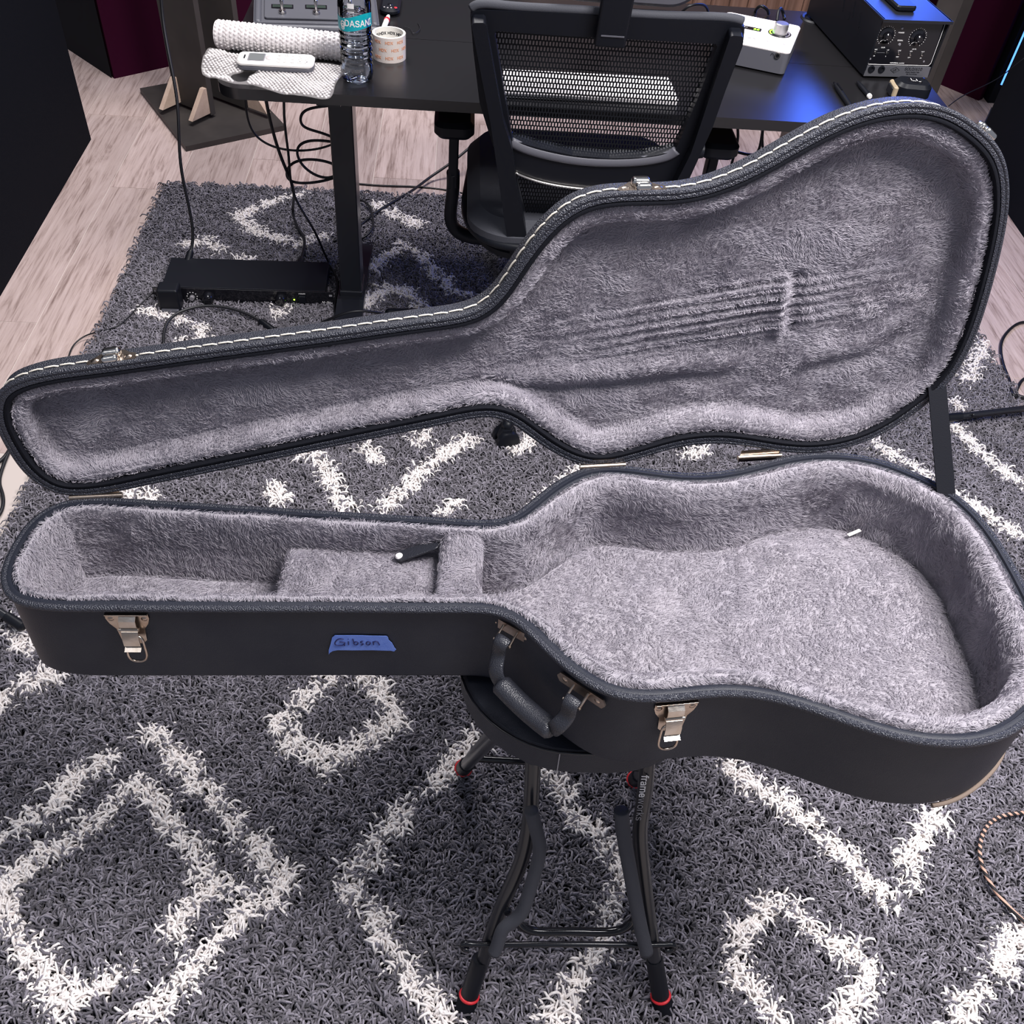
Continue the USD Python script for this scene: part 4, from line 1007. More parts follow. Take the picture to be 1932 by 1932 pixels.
q2 = np.vstack([ringp, gp2]); tri = Delaunay(q2).simplices; cen = q2[tri].mean(1); tri = tri[shapely.contains_xy(poly, cen[:, 0], cen[:, 1])]
def sheet_z(p):
    z = DZ + .004 + .010 * meshkit.fbm(np.c_[p * 18, np.zeros(len(p))], 3, 77) * (1 + 1.2 * np.clip((dL + .10 - p[:, 0]) / .1, 0, 1))
    over = np.clip((dL + .008) - p[:, 0], 0, 1)
    return z - 0 * over
zz = sheet_z(q2)
S3 = q2[:, :1] * E1 + q2[:, 1:] * E2 + zz[:, None] * EZ
obj('film', (np.vstack([S3, S3 - EZ * .0012]), np.vstack([tri, tri[:, ::-1] + len(S3)])), M['wrap'], sheet, smooth=True)
gx, gy = np.meshgrid(np.arange(x0, x1, .0078), np.arange(y0, y1, .0068)); gx = gx + (np.arange(gx.shape[0]) % 2)[:, None] * .0039
bq = np.c_[gx.ravel(), gy.ravel()]; bq = bq[shapely.contains_xy(poly.buffer(-.004), bq[:, 0], bq[:, 1])]
bz = sheet_z(bq)
obj('bubbles', bumps_on(bq[:, :1] * E1 + bq[:, 1:] * E2 + bz[:, None] * EZ, [EZ + .25 * np.array([math.cos(i * 2.4), math.sin(i * 2.4), 0]) for i in range(len(bq))], .0030, .0026), M['dome'], sheet, smooth=True, kind='stuff')
# cordless handset
ha, hb = at(446, 117, DZ + .024), at(589, 124, DZ + .027)
hc = (ha + hb) / 2; hx = (hb - ha); HL = np.linalg.norm(hx) + .004; hx = hx / np.linalg.norm(hx); hz = EZ - hx * (EZ @ hx); hz = hz + E2 * -.10; hz -= hx * (hx @ hz); hz /= np.linalg.norm(hz); hy = np.cross(hz, hx)
HWd = .047
hs = thing('cordless_handset', 'silver and white cordless telephone handset lying on the bubble wrap', 'telephone', hc - hz * .03)
ho = hc + hy * HWd * .42
obj('back_shell', slab(ho - hz * .016, hx, hy, hz, HL * .985, HWd * .96, .010, .016, .002), M['grey_plastic'], hs, smooth=35)
face_ = obj('front_shell', slab(ho - hz * .007, hx, hy, hz, HL, HWd, .009, .014, .003), M['white_plastic'], hs, smooth=35)
top = ho + hz * .0021
obj('screen', slab(top - hx * HL * .245, hx, hy, hz, .030, .026, .0008, .002), M['lcd'], hs, label='grey display')
obj('screen_bezel', slab(top - hx * HL * .245, hx, hy, hz, .034, .030, .0004, .003), M['mid_grey'], hs)
obj('earpiece', slab(top - hx * HL * .40, hx, hy, hz, .003, .014, .0006, .001), M['black'], hs)
obj('navigation_key', lathe([(0, .0018), (.006, .0016), (.0085, .0006), (.009, 0)], top - hx * HL * .075, hz), M['key_grey'], hs)
for i in range(5):
    for j in range(3):
        kk = obj('key', slab(top + hx * (HL * .055 + i * .0140) + hy * (j - 1) * .0125, hx, hy, hz, .0098, .0085, .0011, .003, .0004), M['white_plastic'], hs, smooth=35)
        t_ = text('123456789*0#TRM'[i * 3 + 2 - j], .0036, top + hx * (HL * .055 + i * .0140) + hy * (j - 1) * .0125 + hz * .00112, -hy, hx, .0002)
        obj('print', t_, M['mid_grey'], kk, smooth=False)
# black floor-style controller with two switches
cA, cB_ = at(478, 42, DZ + .048), at(716, 48, DZ + .046)
cx = (cB_ - cA); CW = np.linalg.norm(cx); cx /= CW; cz = EZ - cx * (EZ @ cx); cz /= np.linalg.norm(cz); cy = np.cross(cz, cx)
ctl = thing('recording_console', 'dark grey console with two small displays and chrome toggle switches behind the bubble wrap', 'console', at(590, 62, DZ))
CD = .24; slope = .12
cyz = cy + EZ * slope; cyz /= np.linalg.norm(cyz); cn = np.cross(cx, cyz)
mid = (cA + cB_) / 2
bodyp = [(0, DZ - mid[2] + .006), (0, 0), (CD, CD * slope), (CD, DZ - mid[2] + .006)]
obj('body', prism(bodyp, CW, mid - cx * CW / 2, cy, EZ, cx), M['console'], ctl, smooth=False)
obj('front_bumper', box(mid - cy * .004 - EZ * .016, cx, cy, EZ, CW, .022, .030, .009), M['console'], ctl, smooth=40)
obj('top_panel', slab(mid + cyz * (CD * .5 + .006) + cn * .0005, cx, cyz, cn, CW - .045, CD * .94, .004, .006, .001), M['console'], ctl, smooth=30)
pp = mid + cn * .0045
for X in ((533, 24), (597, 25), (661, 26)):
    P = atpl(*X, pp, cn); uu_ = (P - mid) @ cx; vv_ = (P - mid) @ cyz
    O_ = pp + cx * uu_ + cyz * vv_
    sw = obj('toggle_switch', lathe([(0, .006), (.007, .006), (.008, .0045), (.0085, 0)], O_, cn, n=8), M['chrome'], ctl, smooth=25)
    obj('lever', tube(np.array([O_ + cn * .004, O_ + cn * .013 + cyz * .003, O_ + cn * .022 + cyz * .006, O_ + cn * .026 + cyz * .007]), [.0026, .0030, .0042, .0030], 12), M['chrome'], sw, smooth=True)
    D_ = O_ + cyz * .026
    fr = obj('display', slab(D_, cx, cyz, cn, .046, .016, .0012, .001), M['black_gloss'], ctl)
    obj('glass', slab(D_ + cn * .0005, cx, cyz, cn, .041, .011, .001, .0006), M['lcd_green'], fr)
for k in range(2):
    obj('side_cheek', box(mid + cx * (CW / 2 - .009) * (1 - 2 * k) + cyz * CD * .5 - cn * .010, cx, cyz, cn, .018, CD, .026, .007), M['console'], ctl, smooth=40)
for k in (-1, 1):
    for j in (.03, CD - .03): obj('rubber_foot', lathe([(0, 0), (.010, 0), (.010, .007), (0, .007)], W(*uv(mid + cx * k * (CW / 2 - .03) + cy * j), DZ)), M['black'], ctl)
# black remote
rP = at(735, 16, DZ + .014); rP[2] = DZ
rmt = thing('remote_control', 'small rounded black remote with a red button behind the tape roll', 'remote control', rP)
obj('body', tf(slab((0, 0, 0), *np.eye(3), .047, .125, .017, .022, .006), frame(rP + E2 * .048, E1, E2, EZ)), M['black'], rmt, smooth=40)
for i, (a, b) in enumerate(((-.012, -.002), (-.004, -.005), (.004, -.004))):
    obj('button', lathe([(0, .0014), (.0018, .001), (.0022, 0)], rP + E1 * a + E2 * b + EZ * .0168), M['key_grey'], rmt)
obj('button', lathe([(0, .0018), (.0034, .0014), (.0042, 0)], rP + E1 * .014 + E2 * -.001 + EZ * .0165), M['red'], rmt, label='red button')
obj('dial', lathe([(0, .0022), (.005, .002), (.0062, 0)], rP + E2 * .016 + EZ * .0168), M['black_gloss'], rmt)
# little white tube with a red band
wa, wb = at(733, 30, DZ + .008), at(722, 58, DZ + .006)
tbm = thing('small_white_tube', 'tiny white tube with a red band between the tape roll and the remote', 'tube', (wa + wb) / 2)
L_ = np.linalg.norm(wb - wa); dx = (wb - wa) / L_
obj('barrel', tube(np.array([wa + dx * L_ * t for t in (0, .08, .3, .34, .7, 1.0)]), [.0035, .0048, .0056, .0062, .0062, .0058], 14), M['white_plastic'], tbm, smooth=40)
obj('band', tube(np.array([wa + dx * L_ * .26, wa + dx * L_ * .36]), .0068, 14), M['red'], tbm, smooth=True)
# white keyboard behind the chair back
ka, kb = at(950, 172, DZ + .014), at(1282, 188, DZ + .014); kx = (kb - ka); KW = np.linalg.norm(kx); kx[2] = 0; kx /= np.linalg.norm(kx); ky = np.cross(EZ, kx)
kbd = thing('keyboard', 'flat white computer keyboard seen through the chair back mesh', 'keyboard', (ka + kb) / 2 - EZ * .014)
KD = .118
kc = (ka + kb) / 2 + ky * KD / 2; kc[2] = DZ
obj('base', slab(kc + EZ * .001, kx, ky, EZ, KW, KD, .010, .008, .001), M['white_metal'], kbd, smooth=30)
ncol = 21; kp = (KW - .008) / ncol
for j in range(6):
    i = 0
    while i < ncol:
        w_ = 6 if (j == 0 and i == 4) else 1
        obj('key', tf(trimesh.creation.box([kp * w_ - .0025, .0155, .003]), frame(kc + kx * (-KW / 2 + .004 + kp * (i + w_ / 2)) + ky * (-KD / 2 + .013 + j * .0182) + EZ * .0122, kx, ky, EZ)), M['white_plastic'], kbd, smooth=False)
        i += w_
# audio interface
zt = DZ + .052
c00, c10, c11, c01 = at(1372, 21, zt), at(1512, 49, zt), at(1487, 99, zt), at(1349, 72, zt)
ax_ = (c10 - c00); ax_ /= np.linalg.norm(ax_); AWd = np.linalg.norm(c10 - c00); ay_ = np.cross(EZ, ax_); ADp = abs((c11 - c10) @ ay_)
ac = (c10 + c11) / 2 - ax_ * AWd / 2 + (0 * EZ); ac = c10 - ax_ * AWd / 2 - ay_ * ADp / 2
ai = thing('audio_interface', 'small white and grey desktop audio interface with a big silver knob and green display', 'audio interface', (ac[0], ac[1], DZ))
obj('lower_case', slab((ac[0], ac[1], DZ + .003), ax_, ay_, EZ, AWd - .002, ADp - .002, .044, .012, .001), M['grey_plastic'], ai, smooth=30)
obj('top_plate', slab((ac[0], ac[1], zt - .006), ax_, ay_, EZ, AWd, ADp, .006, .012, .002), M['white_metal'], ai, smooth=30)
obj('base_pad', slab((ac[0], ac[1], DZ), ax_, ay_, EZ, AWd - .02, ADp - .02, .004, .010), M['black'], ai)
def apt(x, y): return at(x, y, zt + .0004)
kP = apt(1471, 63)
ringm = obj('knob_ring', lathe([(0, .0005), (.0262, .0005), (.0262, 0)], kP, n=48), M['black_gloss'], ai)
for k in range(30):
    a = math.radians(225 - 270 * k / 29)
    obj('led', box(kP + ax_ * .0222 * math.cos(a) + ay_ * .0222 * math.sin(a) + EZ * .0007, ax_ * math.cos(a) + ay_ * math.sin(a), -ax_ * math.sin(a) + ay_ * math.cos(a), EZ, .0036, .0016, .0006), M['green_led'] if 1 <= k <= 11 else M['key_grey'], ringm, smooth=False)
obj('knob', lathe([(0, .022), (.0135, .022), (.0155, .0205), (.0172, .001), (.0172, 0)], kP + EZ * .0006, n=48), M['knob_silver'], ai, smooth=35, label='large silver level knob')
dp = apt(1419, 54); 
dsp = obj('display', slab(dp - ax_ * .004 + EZ * -.0002, ax_, ay_, EZ, .050, .017, .0008, .0015), M['black_gloss'], ai)
obj('digits', text('20', .0082, dp + ax_ * .0105 + EZ * .0008 - ay_ * .001, ax_, ay_, .0003, bold=True), M['green_led'], dsp, smooth=False)
def logo(c, x, y, n, s):
    ms = [tube(np.array([c + x * s * 1.7, c + y * s, c - x * s * 1.7, c - y * s]) + n * .0003, s * .07, 6, closed=True)]
    for st in ([(-.55, .35), (-.62, -.2), (-.4, -.38), (-.15, -.1), (-.02, .4)], [(-.1, -.42), (.18, .38), (.32, .42), (.38, -.40)], [(-.02, -.05), (.42, .02)]):
        ms.append(tube(spline([c + x * a * s + y * b * s + n * .0003 for a, b in st], 14), s * .07, 6))
    return ms
obj('emblem', logo(dp - ax_ * .0185 + EZ * .0008, ax_, ay_, EZ, .0045), M['print_white'], dsp, smooth=True)
for X in ((1403, 70), (1413, 71.5), (1424, 73), (1449, 78), (1480, 84)):
    c = apt(*X)
    obj('tick_mark', tube(np.array([c - ax_ * .0035 + ay_ * .002, c - ax_ * .0005 - ay_ * .0008, c + ax_ * .0035 + ay_ * .0025]), .0003, 5), M['mid_grey'], ai, smooth=False)
jp = atpl(1467, 105, np.array([ac[0], ac[1], 0]) - ay_ * ADp / 2, ay_)
jk = obj('headphone_jack', lathe([(.0036, .0022), (.0062, .0022), (.0066, 0), (.0036, 0)], jp, -ay_), M['chrome'], ai)
obj('hole', lathe([(0, .0008), (.0037, .0008)], jp, -ay_), M['black_matte'], jk)
hp_ = jp - ax_ * .0115
obj('headphone_symbol', tube(spline([hp_ - ay_ * .0004 + ax_ * a + EZ * b for a, b in ((-.0024, -.002), (-.0024, .0008), (0, .0028), (.0024, .0008), (.0024, -.002))], 16), .0004, 5), M['black'], ai, smooth=True)
# microphone preamp
P1, P2 = at(1627, 149, DZ), at(1751, 152, DZ)
px_ = (P2 - P1); PWd = np.linalg.norm(px_); px_ /= PWd; py_ = np.cross(EZ, px_)
zT = atpl(1650, 33, P1, py_)[2]
PD = max(.20, min(.42, (at(1566, 31, DZ) - P1) @ py_))
PH = zT - DZ
pa = thing('preamp', 'black microphone preamp with two big dials, standing at the right of the desk', 'preamp', (P1 + P2) / 2)
Lp = lambda u, v, z: P1 + px_ * u + py_ * v + EZ * (z)
hgt = PH
prof = [(.018, .008), (-.004, .010), (.020, hgt * .30), (.040, hgt * .92), (-.012, hgt), (PD, hgt), (PD, .008)]
side = [(.020, .006), (.004, .008), (-.002, hgt * .985), (-.008, hgt), (PD, hgt), (PD, .006)]
t_ = .003
for k in (0, 1):
    sd_ = obj('side_panel', prism(side, t_, Lp(0 if k == 0 else PWd - t_, 0, 0), py_, EZ, px_), M['black'], pa, smooth=False)
    if k == 0:
        for (X, Y, n_) in ((1592, 8, 0), (1611, 17, 0), (1622, 38, 0), (1602, 30, 1), (1621, 57, 1)):
            c = atpl(X, Y, P1, px_)
            obj('vent_slot', box(c, py_ * .35 + EZ * .93, px_, np.cross(py_ * .35 + EZ * .93, px_), .030 - n_ * .014, .0012, .004, 0), M['black_matte'], sd_)
obj('top_cover', prism([(-.010, hgt), (-.010, hgt - .006), (-.004, hgt - .003), (PD, hgt - .003), (PD, hgt)], PWd + .002, Lp(-.001, 0, 0), py_, EZ, px_), M['preamp_top'], pa, smooth=False)
obj('chassis', prism([(.016, .006), (.012, hgt * .2), (.010, hgt - .004), (PD - .003, hgt - .004), (PD - .003, .006)], PWd - 2 * t_, Lp(t_, 0, 0), py_, EZ, px_), M['black'], pa, smooth=False)
# dial panel and silver strip, both plane
fo_ = Lp(0, .006, 0); fz = (EZ * 1.0 + py_ * .03); fz /= np.linalg.norm(fz); fn = np.cross(px_, fz)
def fpt(x, y, off=0.0): return atpl(x, y, fo_ + fn * off, fn)
pB, pT = fpt(1637, 121), fpt(1648, 40)
ph_ = (pT - pB) @ fz; pm = Lp(PWd / 2, 0, 0); zb = (pB - fo_) @ fz
dialp = obj('dial_panel', box(fo_ + px_ * PWd / 2 + fz * (zb + ph_ / 2) - fn * .002, px_, fz, fn, PWd - .008, ph_, .004), M['black_gloss'], pa, smooth=False)
obj('panel_trim', [rod(fo_ + px_ * .006 + fz * zb, fo_ + px_ * (PWd - .009) + fz * zb, .0008, 6), tube(np.array([fo_ + px_ * (PWd - .009) + fz * zb, fo_ + px_ * (PWd - .005) + fz * (zb + .005), fo_ + px_ * (PWd - .005) + fz * (zb + ph_)]), .0008, 6), rod(fo_ + px_ * .005 + fz * zb, fo_ + px_ * .005 + fz * (zb + ph_), .0004, 6)], M['print_white'], dialp, smooth=False)
s0_, s1_ = fpt(1631, 143), fpt(1637, 123); zs0, zs1 = (s0_ - fo_) @ fz, (s1_ - fo_) @ fz
strip_ = obj('silver_strip', box(fo_ + px_ * PWd / 2 + fz * (zs0 + zs1) / 2 + fn * .0005, px_, fz, fn, PWd - .004, zs1 - zs0, .005, .0008), M['silver'], pa, smooth=False)
obj('plinth', box(Lp(PWd / 2, .1, .005), px_, py_, EZ, PWd - .012, .17, .010), M['black_matte'], pa)
for X in ((1672, 67), (1731, 71)):
    c = fpt(*X)
    dl = obj('dial', lathe([(0, .015), (.006, .015), (.0085, .013), (.010, .004), (.0165, .002), (.0168, 0)], c, fn, px_, n=40), M['black_gloss'], pa, smooth=35)
    for k in range(21):
        a = math.radians(235 - 290 * k / 20); e_ = px_ * math.cos(a) + fz * math.sin(a)
        obj('tick', box(c + e_ * .0195 + fn * .0003, e_, np.cross(fn, e_), fn, .0024 if k % 2 == 0 else .0012, .0011, .0004), M['print_white'], dl, smooth=False)
    a = math.radians(228); e_ = px_ * math.cos(a) + fz * math.sin(a)
    obj('pointer', tube(np.array([c + e_ * .004 + fn * .0152, c + e_ * .009 + fn * .0125, c + e_ * .0105 + fn * .0045, c + e_ * .0165 + fn * .0024]), .0007, 6), M['print_white'], dl, smooth=False)
for (X, s_, h_) in (((1666, 89.5), 'GAIN', .0026), ((1725, 92.5), 'LEVEL', .0026), ((1700.5, 61.5), 'POWER', .0028), ((1698.5, 76), 'SIGNAL', .0026)):
    obj('lettering', text(s_, h_, fpt(*X) + fn * .0003, px_, fz, .0003, bold=True), M['print_white'], dialp, smooth=False)
for X in ((1702, 53), (1697, 84)):
    obj('indicator', lathe([(0, .003), (.002, .0026), (.0034, 0)], fpt(*X), fn), M['mid_grey'], pa)
for i, (x, y, l1, l2) in enumerate(((1651, 99, 'MIC', 'DI'), (1673, 100, '-15', '0'), (1695, 101, 'LINE', 'MIC'), (1717, 102.5, '48V', 'OFF'), (1739, 103.5, 'OUT', 'IN'))):
    c = fpt(x, y)
    tg = obj('toggle_switch', lathe([(0, .0026), (.0022, .0026), (.003, .0012), (.0032, 0)], c, fn, n=8), M['chrome'], pa, smooth=25)
    obj('lever', tube(np.array([c + fn * .002, c + fn * .006 + fz * .0025 + px_ * .0008]), [.0008, .0012], 8), M['chrome'], tg)
    obj('lettering', text(l1, .0024, c + fz * .0066 + fn * .0003, px_, fz, .0003, bold=True), M['print_white'], dialp, smooth=False)
    obj('lettering', text(l2, .0024, c - fz * .0068 + fn * .0003, px_, fz, .0003, bold=True), M['print_white'], dialp, smooth=False)
obj('switch_line', rod(fpt(1655, 99.3) + fn * .0003, fpt(1669, 99.8) + fn * .0003, .0003, 5), M['print_grey'], dialp)
obj('lettering', text('UNIVERSAL AUDIO', .0027, fpt(1692, 118.5) + fn * .0012, px_, fz, .0003, bold=True), M['print_white'], dialp, smooth=False)
for X in ((1642, 111), (1743, 116)): obj('screw', lathe([(0, .001), (.002, .0006), (.0022, 0)], fpt(*X), fn), M['mid_grey'], pa)
for X in ((1644, 130), (1663, 130.5)):
    c = fpt(*X, .003); j_ = obj('input_jack', lathe([(.0045, .003), (.0072, .003), (.0078, 0)], c, fn, n=24), M['black'], pa)
    obj('hole', lathe([(0, .0006), (.0032, .0006), (.0046, .002)], c, fn), M['black_matte'], j_)
obj('emblem', logo(fpt(1688.5, 132, .0033), px_, fz, fn, .0064), M['print_black'], strip_, smooth=True)
obj('lettering', text('SOLO/610', .0062, fpt(1723.5, 130.5, .0032), px_, fz, .0003, bold=True), M['print_black'], strip_, smooth=False)
obj('lettering', text('Classic Vacuum Tube', .0024, fpt(1721.5, 136.2, .0032), px_, fz, .0003, bold=True), M['print_black'], strip_, smooth=False)
obj('lettering', text('Mic Pre & DI Box', .0024, fpt(1720, 140, .0032), px_, fz, .0003, bold=True), M['print_black'], strip_, smooth=False)
hP_ = at(1694, 4, zT + .004)
obj('handle_pad', slab((hP_[0], hP_[1], zT + .0005), px_, py_, EZ, .046, .10, .012, .008, .003), M['black'], pa, smooth=35, label='rubber pad on the lid')
# pens and tape measure in the shade of the preamp
def pen(name, label, x0, y0, x1, y1, r, mm, parts):
    a, b = at(x0, y0, DZ + r), at(x1, y1, DZ + r); L = np.linalg.norm(b - a); d_ = (b - a) / L
    p = thing(name, label, 'pen', (a + b) / 2 - EZ * r)
    obj('barrel', tube(np.array([a, a + d_ * .004, a + d_ * .025, a + d_ * L * .6, b]), [r * .35, r * .6, r, r, r], 16), M[mm], p, smooth=40)
    parts(p, a, b, d_, L)
def pp1(p, a, b, d_, L):
    obj('clip', box(a + d_ * L * .25 + EZ * .0066, d_, np.cross(EZ, d_), EZ, .035, .003, .0012), M['black_gloss'], p)
    obj('button', tube(np.array([a - d_ * .006, a + d_ * .002]), .0022, 10), M['black_gloss'], p)
def pp2(p, a, b, d_, L):
    obj('end_cap', tube(np.array([b - d_ * .002, b + d_ * .004, b + d_ * .006]), [.0054, .0054, .0040], 16), M['white_plastic'], p, smooth=40, label='white end cap')
pen('pen', 'black ballpoint pen with a clip lying on the desk, left of the other pen', 1575, 158, 1606, 203, .0058, 'black', pp1)
pen('marker_pen', 'black marker with a white end lying between the pen and the tape measure', 1617, 154, 1640, 181, .0052, 'black', pp2)
mP0, mP1 = at(1680, 186, DZ), at(1750, 192, DZ); mx = (mP1 - mP0); MW = np.linalg.norm(mx); mx /= MW; my = np.cross(EZ, mx)
mc = (mP0 + mP1) / 2 + my * .020
tm = thing('tape_measure', 'black tape measure with a cream edge lying in front of the preamp', 'tape measure', mc)
obj('case', tf(slab((0, 0, 0), *np.eye(3), MW * .94, .058, .034, .022, .007), frame(mc + mx * .004, mx, my, EZ)), M['black'], tm, smooth=35)
obj('front_grip', tf(slab((0, 0, 0), *np.eye(3), .010, .046, .024, .004, .003), frame(mc - mx * (MW * .47 - .003) + EZ * .002, mx, my, EZ)), M['cream'], tm, smooth=35, label='cream edge')
obj('badge', lathe([(0, .001), (.0155, .0008), (.017, 0)], mc + mx * .006 + EZ * .0338, EZ), M['black_gloss'], tm)
obj('badge_marks', [box(mc + mx * (.006 + a) + my * b + EZ * .0352, mx, my, EZ, w_, h_, .0004) for a, b, w_, h_ in ((-.008, .004, .0016, .011), (-.003, -.003, .008, .0018), (.004, .003, .0018, .010), (.009, -.004, .005, .0018))], M['print_white'], tm, smooth=False)
obj('belt_clip', box(mc - mx * (MW * .5) + EZ * .012, mx, my, EZ, .006, .03, .018, .002), M['black_metal'], tm)

# ================================================================== office chair
ctop = CAM + ray(1145, 20) * 1.62
RECL = math.radians(13)
bx = E1; bz = EZ * math.cos(RECL) - E2 * math.sin(RECL); bn = np.cross(bx, bz)          # bn points at the viewer
if bn @ (CAM - ctop) < 0: bn = -bn
def cpt(x, y, off=0.0):
    P = atpl(x, y, ctop + bn * off, bn) - ctop; return (P @ bx, P @ bz)
cc = uv(at(955, 822, .03)) ; 
seat_rear = atpl(935, 470, ctop - bn * .04, bn)
ccen = W(uv(ctop)[0] - .012, uv(ctop)[1] + .34, 0)
chair = thing('office_chair', 'black mesh-back office chair pushed up to the desk', 'office chair', ccen)
def cprism(px_pts, th, off, hole=None, rnd=.006, n=None):
    P = Polygon([cpt(*q) for q in px_pts]).buffer(-rnd).buffer(2 * rnd).buffer(-rnd)
    if hole is not None: P = P.difference(Polygon([cpt(*q) for q in hole]).buffer(-rnd).buffer(rnd))
    if P.geom_type != 'Polygon': P = max(P.geoms, key=lambda g: g.area)
    m = trimesh.creation.extrude_polygon(P, th, engine='earcut')
    zz = np.cross(bx, bz)
    return tf(m, frame(ctop + bn * off, bx, bz, zz)) if zz @ bn > 0 else tf(m, frame(ctop + bn * (off + 0), bx, bz, zz))
meshL = [(932, 53), (1050, 62), (1200, 70), (1354, 78), (1316, 180), (1273, 281), (1215, 292), (1150, 294), (1080, 288), (1020, 275), (966, 260), (948, 150)]
frame_o = [(887, 20), (905, 14), (1040, 19), (1200, 28), (1385, 38), (1404, 46), (1400, 82), (1354, 202), (1322, 268), (1284, 345), (1200, 356), (1080, 350), (1005, 332), (965, 318), (930, 270), (905, 190), (893, 90)]
fr_ = obj('back_frame', cprism(frame_o, .026, -.018, meshL), M['black'], chair, smooth=30)
# mesh panel with its own coordinates
def mesh_panel(name, pts, off):
    P = Polygon([cpt(*q) for q in pts]).buffer(.006)
    v2, f = trimesh.creation.triangulate_polygon(P, engine='earcut')
    v = ctop + bn * off + v2[:, :1] * bx + v2[:, 1:] * bz
    path = chair + '/' + numbered(chair, name)
    usdkit.mesh(stage, path, (v - origin[chair], f), M['chair_mesh'], uv=v2 + 5.0)
mesh_panel('back_mesh', meshL, -.012)
# top roll covered in knit, grey inner bezel, lumbar band
tl = [ctop + bn * .0 + bx * a + bz * b for a, b in (cpt(*q) for q in ((889, 16), (900, 9), (960, 11), (1100, 19), (1250, 29), (1385, 35), (1401, 40)))]
obj('top_roll', tube(spline(tl, 60), .0075, 12), M['foam'], chair, smooth=True)
obj('inner_bezel', tube(spline([ctop + bn * .006 + bx * a + bz * b for a, b in (cpt(*q) for q in ((964, 264), (985, 274), (1020, 285), (1080, 297), (1150, 302), (1215, 299), (1262, 289), (1276, 280)))], 50), 0.0100, 12, flat=(.6, 1)), M['grey_plastic'], chair, smooth=True)
obj('lumbar_trim', tube(spline([ctop + bn * .010 + bx * a + bz * b for a, b in (cpt(*q) for q in ((972, 319), (1005, 332), (1050, 343), (1110, 350), (1180, 352), (1240, 349)))], 50), .0055, 10, flat=(1, .6)), M['chrome'], chair, smooth=True, label='shiny trim strip under the lumbar band')
mesh_panel('lower_mesh', [(978, 335), (1050, 352), (1130, 360), (1240, 358), (1200, 420), (1120, 470), (1010, 470)], -.03)
obj('lower_frame', cprism([(985, 432), (1150, 440), (1150, 470), (985, 470)], .03, -.04), M['black'], chair, smooth=30)
obj('back_upright', cprism([(889, 22), (916, 22), (950, 212), (966, 262), (974, 330), (996, 440), (1010, 520), (972, 520), (952, 400), (926, 215)], .03, .002), M['black'], chair, smooth=30)
obj('back_upright', cprism([(1374, 46), (1400, 48), (1340, 222), (1305, 300), (1285, 345), (1262, 420), (1240, 420), (1262, 345), (1300, 270)], .03, .002), M['black'], chair, smooth=30)
kn = atpl(1312, 296, ctop, bn)
obj('adjust_knob', lathe([(0, .02), (.014, .018), (.017, 0)], kn - bn * .02, E1), M['black'], chair)
# headrest on a stalk
s0c, s1c = cpt(1156, 74), cpt(1158, -30)
sw_ = cpt(1187, 40)[0] - cpt(1127, 40)[0]
obj('headrest_stalk', box(ctop + bx * (s0c[0] + s1c[0]) / 2 + bz * (s0c[1] + s1c[1]) / 2 + bn * .020, bx, bz, np.cross(bx, bz), sw_, s1c[1] - s0c[1], .016, .005), M['black'], chair, smooth=35)
obj('stalk_slot', box(ctop + bx * cpt(1154, 50)[0] + bz * cpt(1154, 50)[1] + bn * .0285, bx, bz, np.cross(bx, bz), sw_ * .74, .0022, .0015), M['grey_plastic'], chair)
hr = [cpt(x, y, -.03) for x, y in ((1030, -6), (1060, 6), (1110, 13), (1180, 17), (1250, 16), (1305, 8), (1330, -4))]
hp = spline([ctop - bn * .03 + bx * a + bz * (b + .05) - bn * .02 * math.cos(i * .5) for i, (a, b) in enumerate(hr)], 40)
obj('headrest', tube(hp, .062 * np.sqrt(np.clip(1 - (np.linspace(-1, 1, 40) * .99) ** 6, .02, 1)), 24, flat=(.35, 1)) if False else slab(ctop - bn * .045 + bx * cpt(1180, 0)[0] + bz * (cpt(1180, 16)[1] + .075), bx, bz, np.cross(bx, bz), .27, .15, .045, .06, .012), M['grey_plastic'], chair, smooth=40)
# seat
SZ = .47
sL = uv(at(882, 330, SZ))[0]; seat_c = W(uv(ccen)[0], uv(ctop)[1] + .36, SZ)
sWd = 2 * (uv(seat_c)[0] - sL)
seat_c = W(sL + .25, uv(at(960, 480, SZ - .05))[1] + .25, SZ)
obj('seat', slab(seat_c - EZ * .06, E1, E2, EZ, .50, .49, .075, .10, .028), M['foam'], chair, smooth=40)
obj('seat_pan', slab(seat_c - EZ * .085, E1, E2, EZ, .46, .45, .03, .10, .010), M['black'], chair, smooth=40)
obj('seat_rim', tube(spline([seat_c + E1 * a + E2 * b - EZ * .035 for a, b in ((-.24, .1), (-.252, -.05), (-.245, -.15), (-.20, -.225), (-.1, -.247), (.1, -.247))], 40), .010, 10), M['black'], chair, smooth=True)
obj('mechanism', [ubox(seat_c - EZ * .12, .17, .25, .06, .015), box(seat_c - E2 * .22 - EZ * .06, E1, E2, EZ, .12, .12, .04, .01)], M['black'], chair, smooth=35)
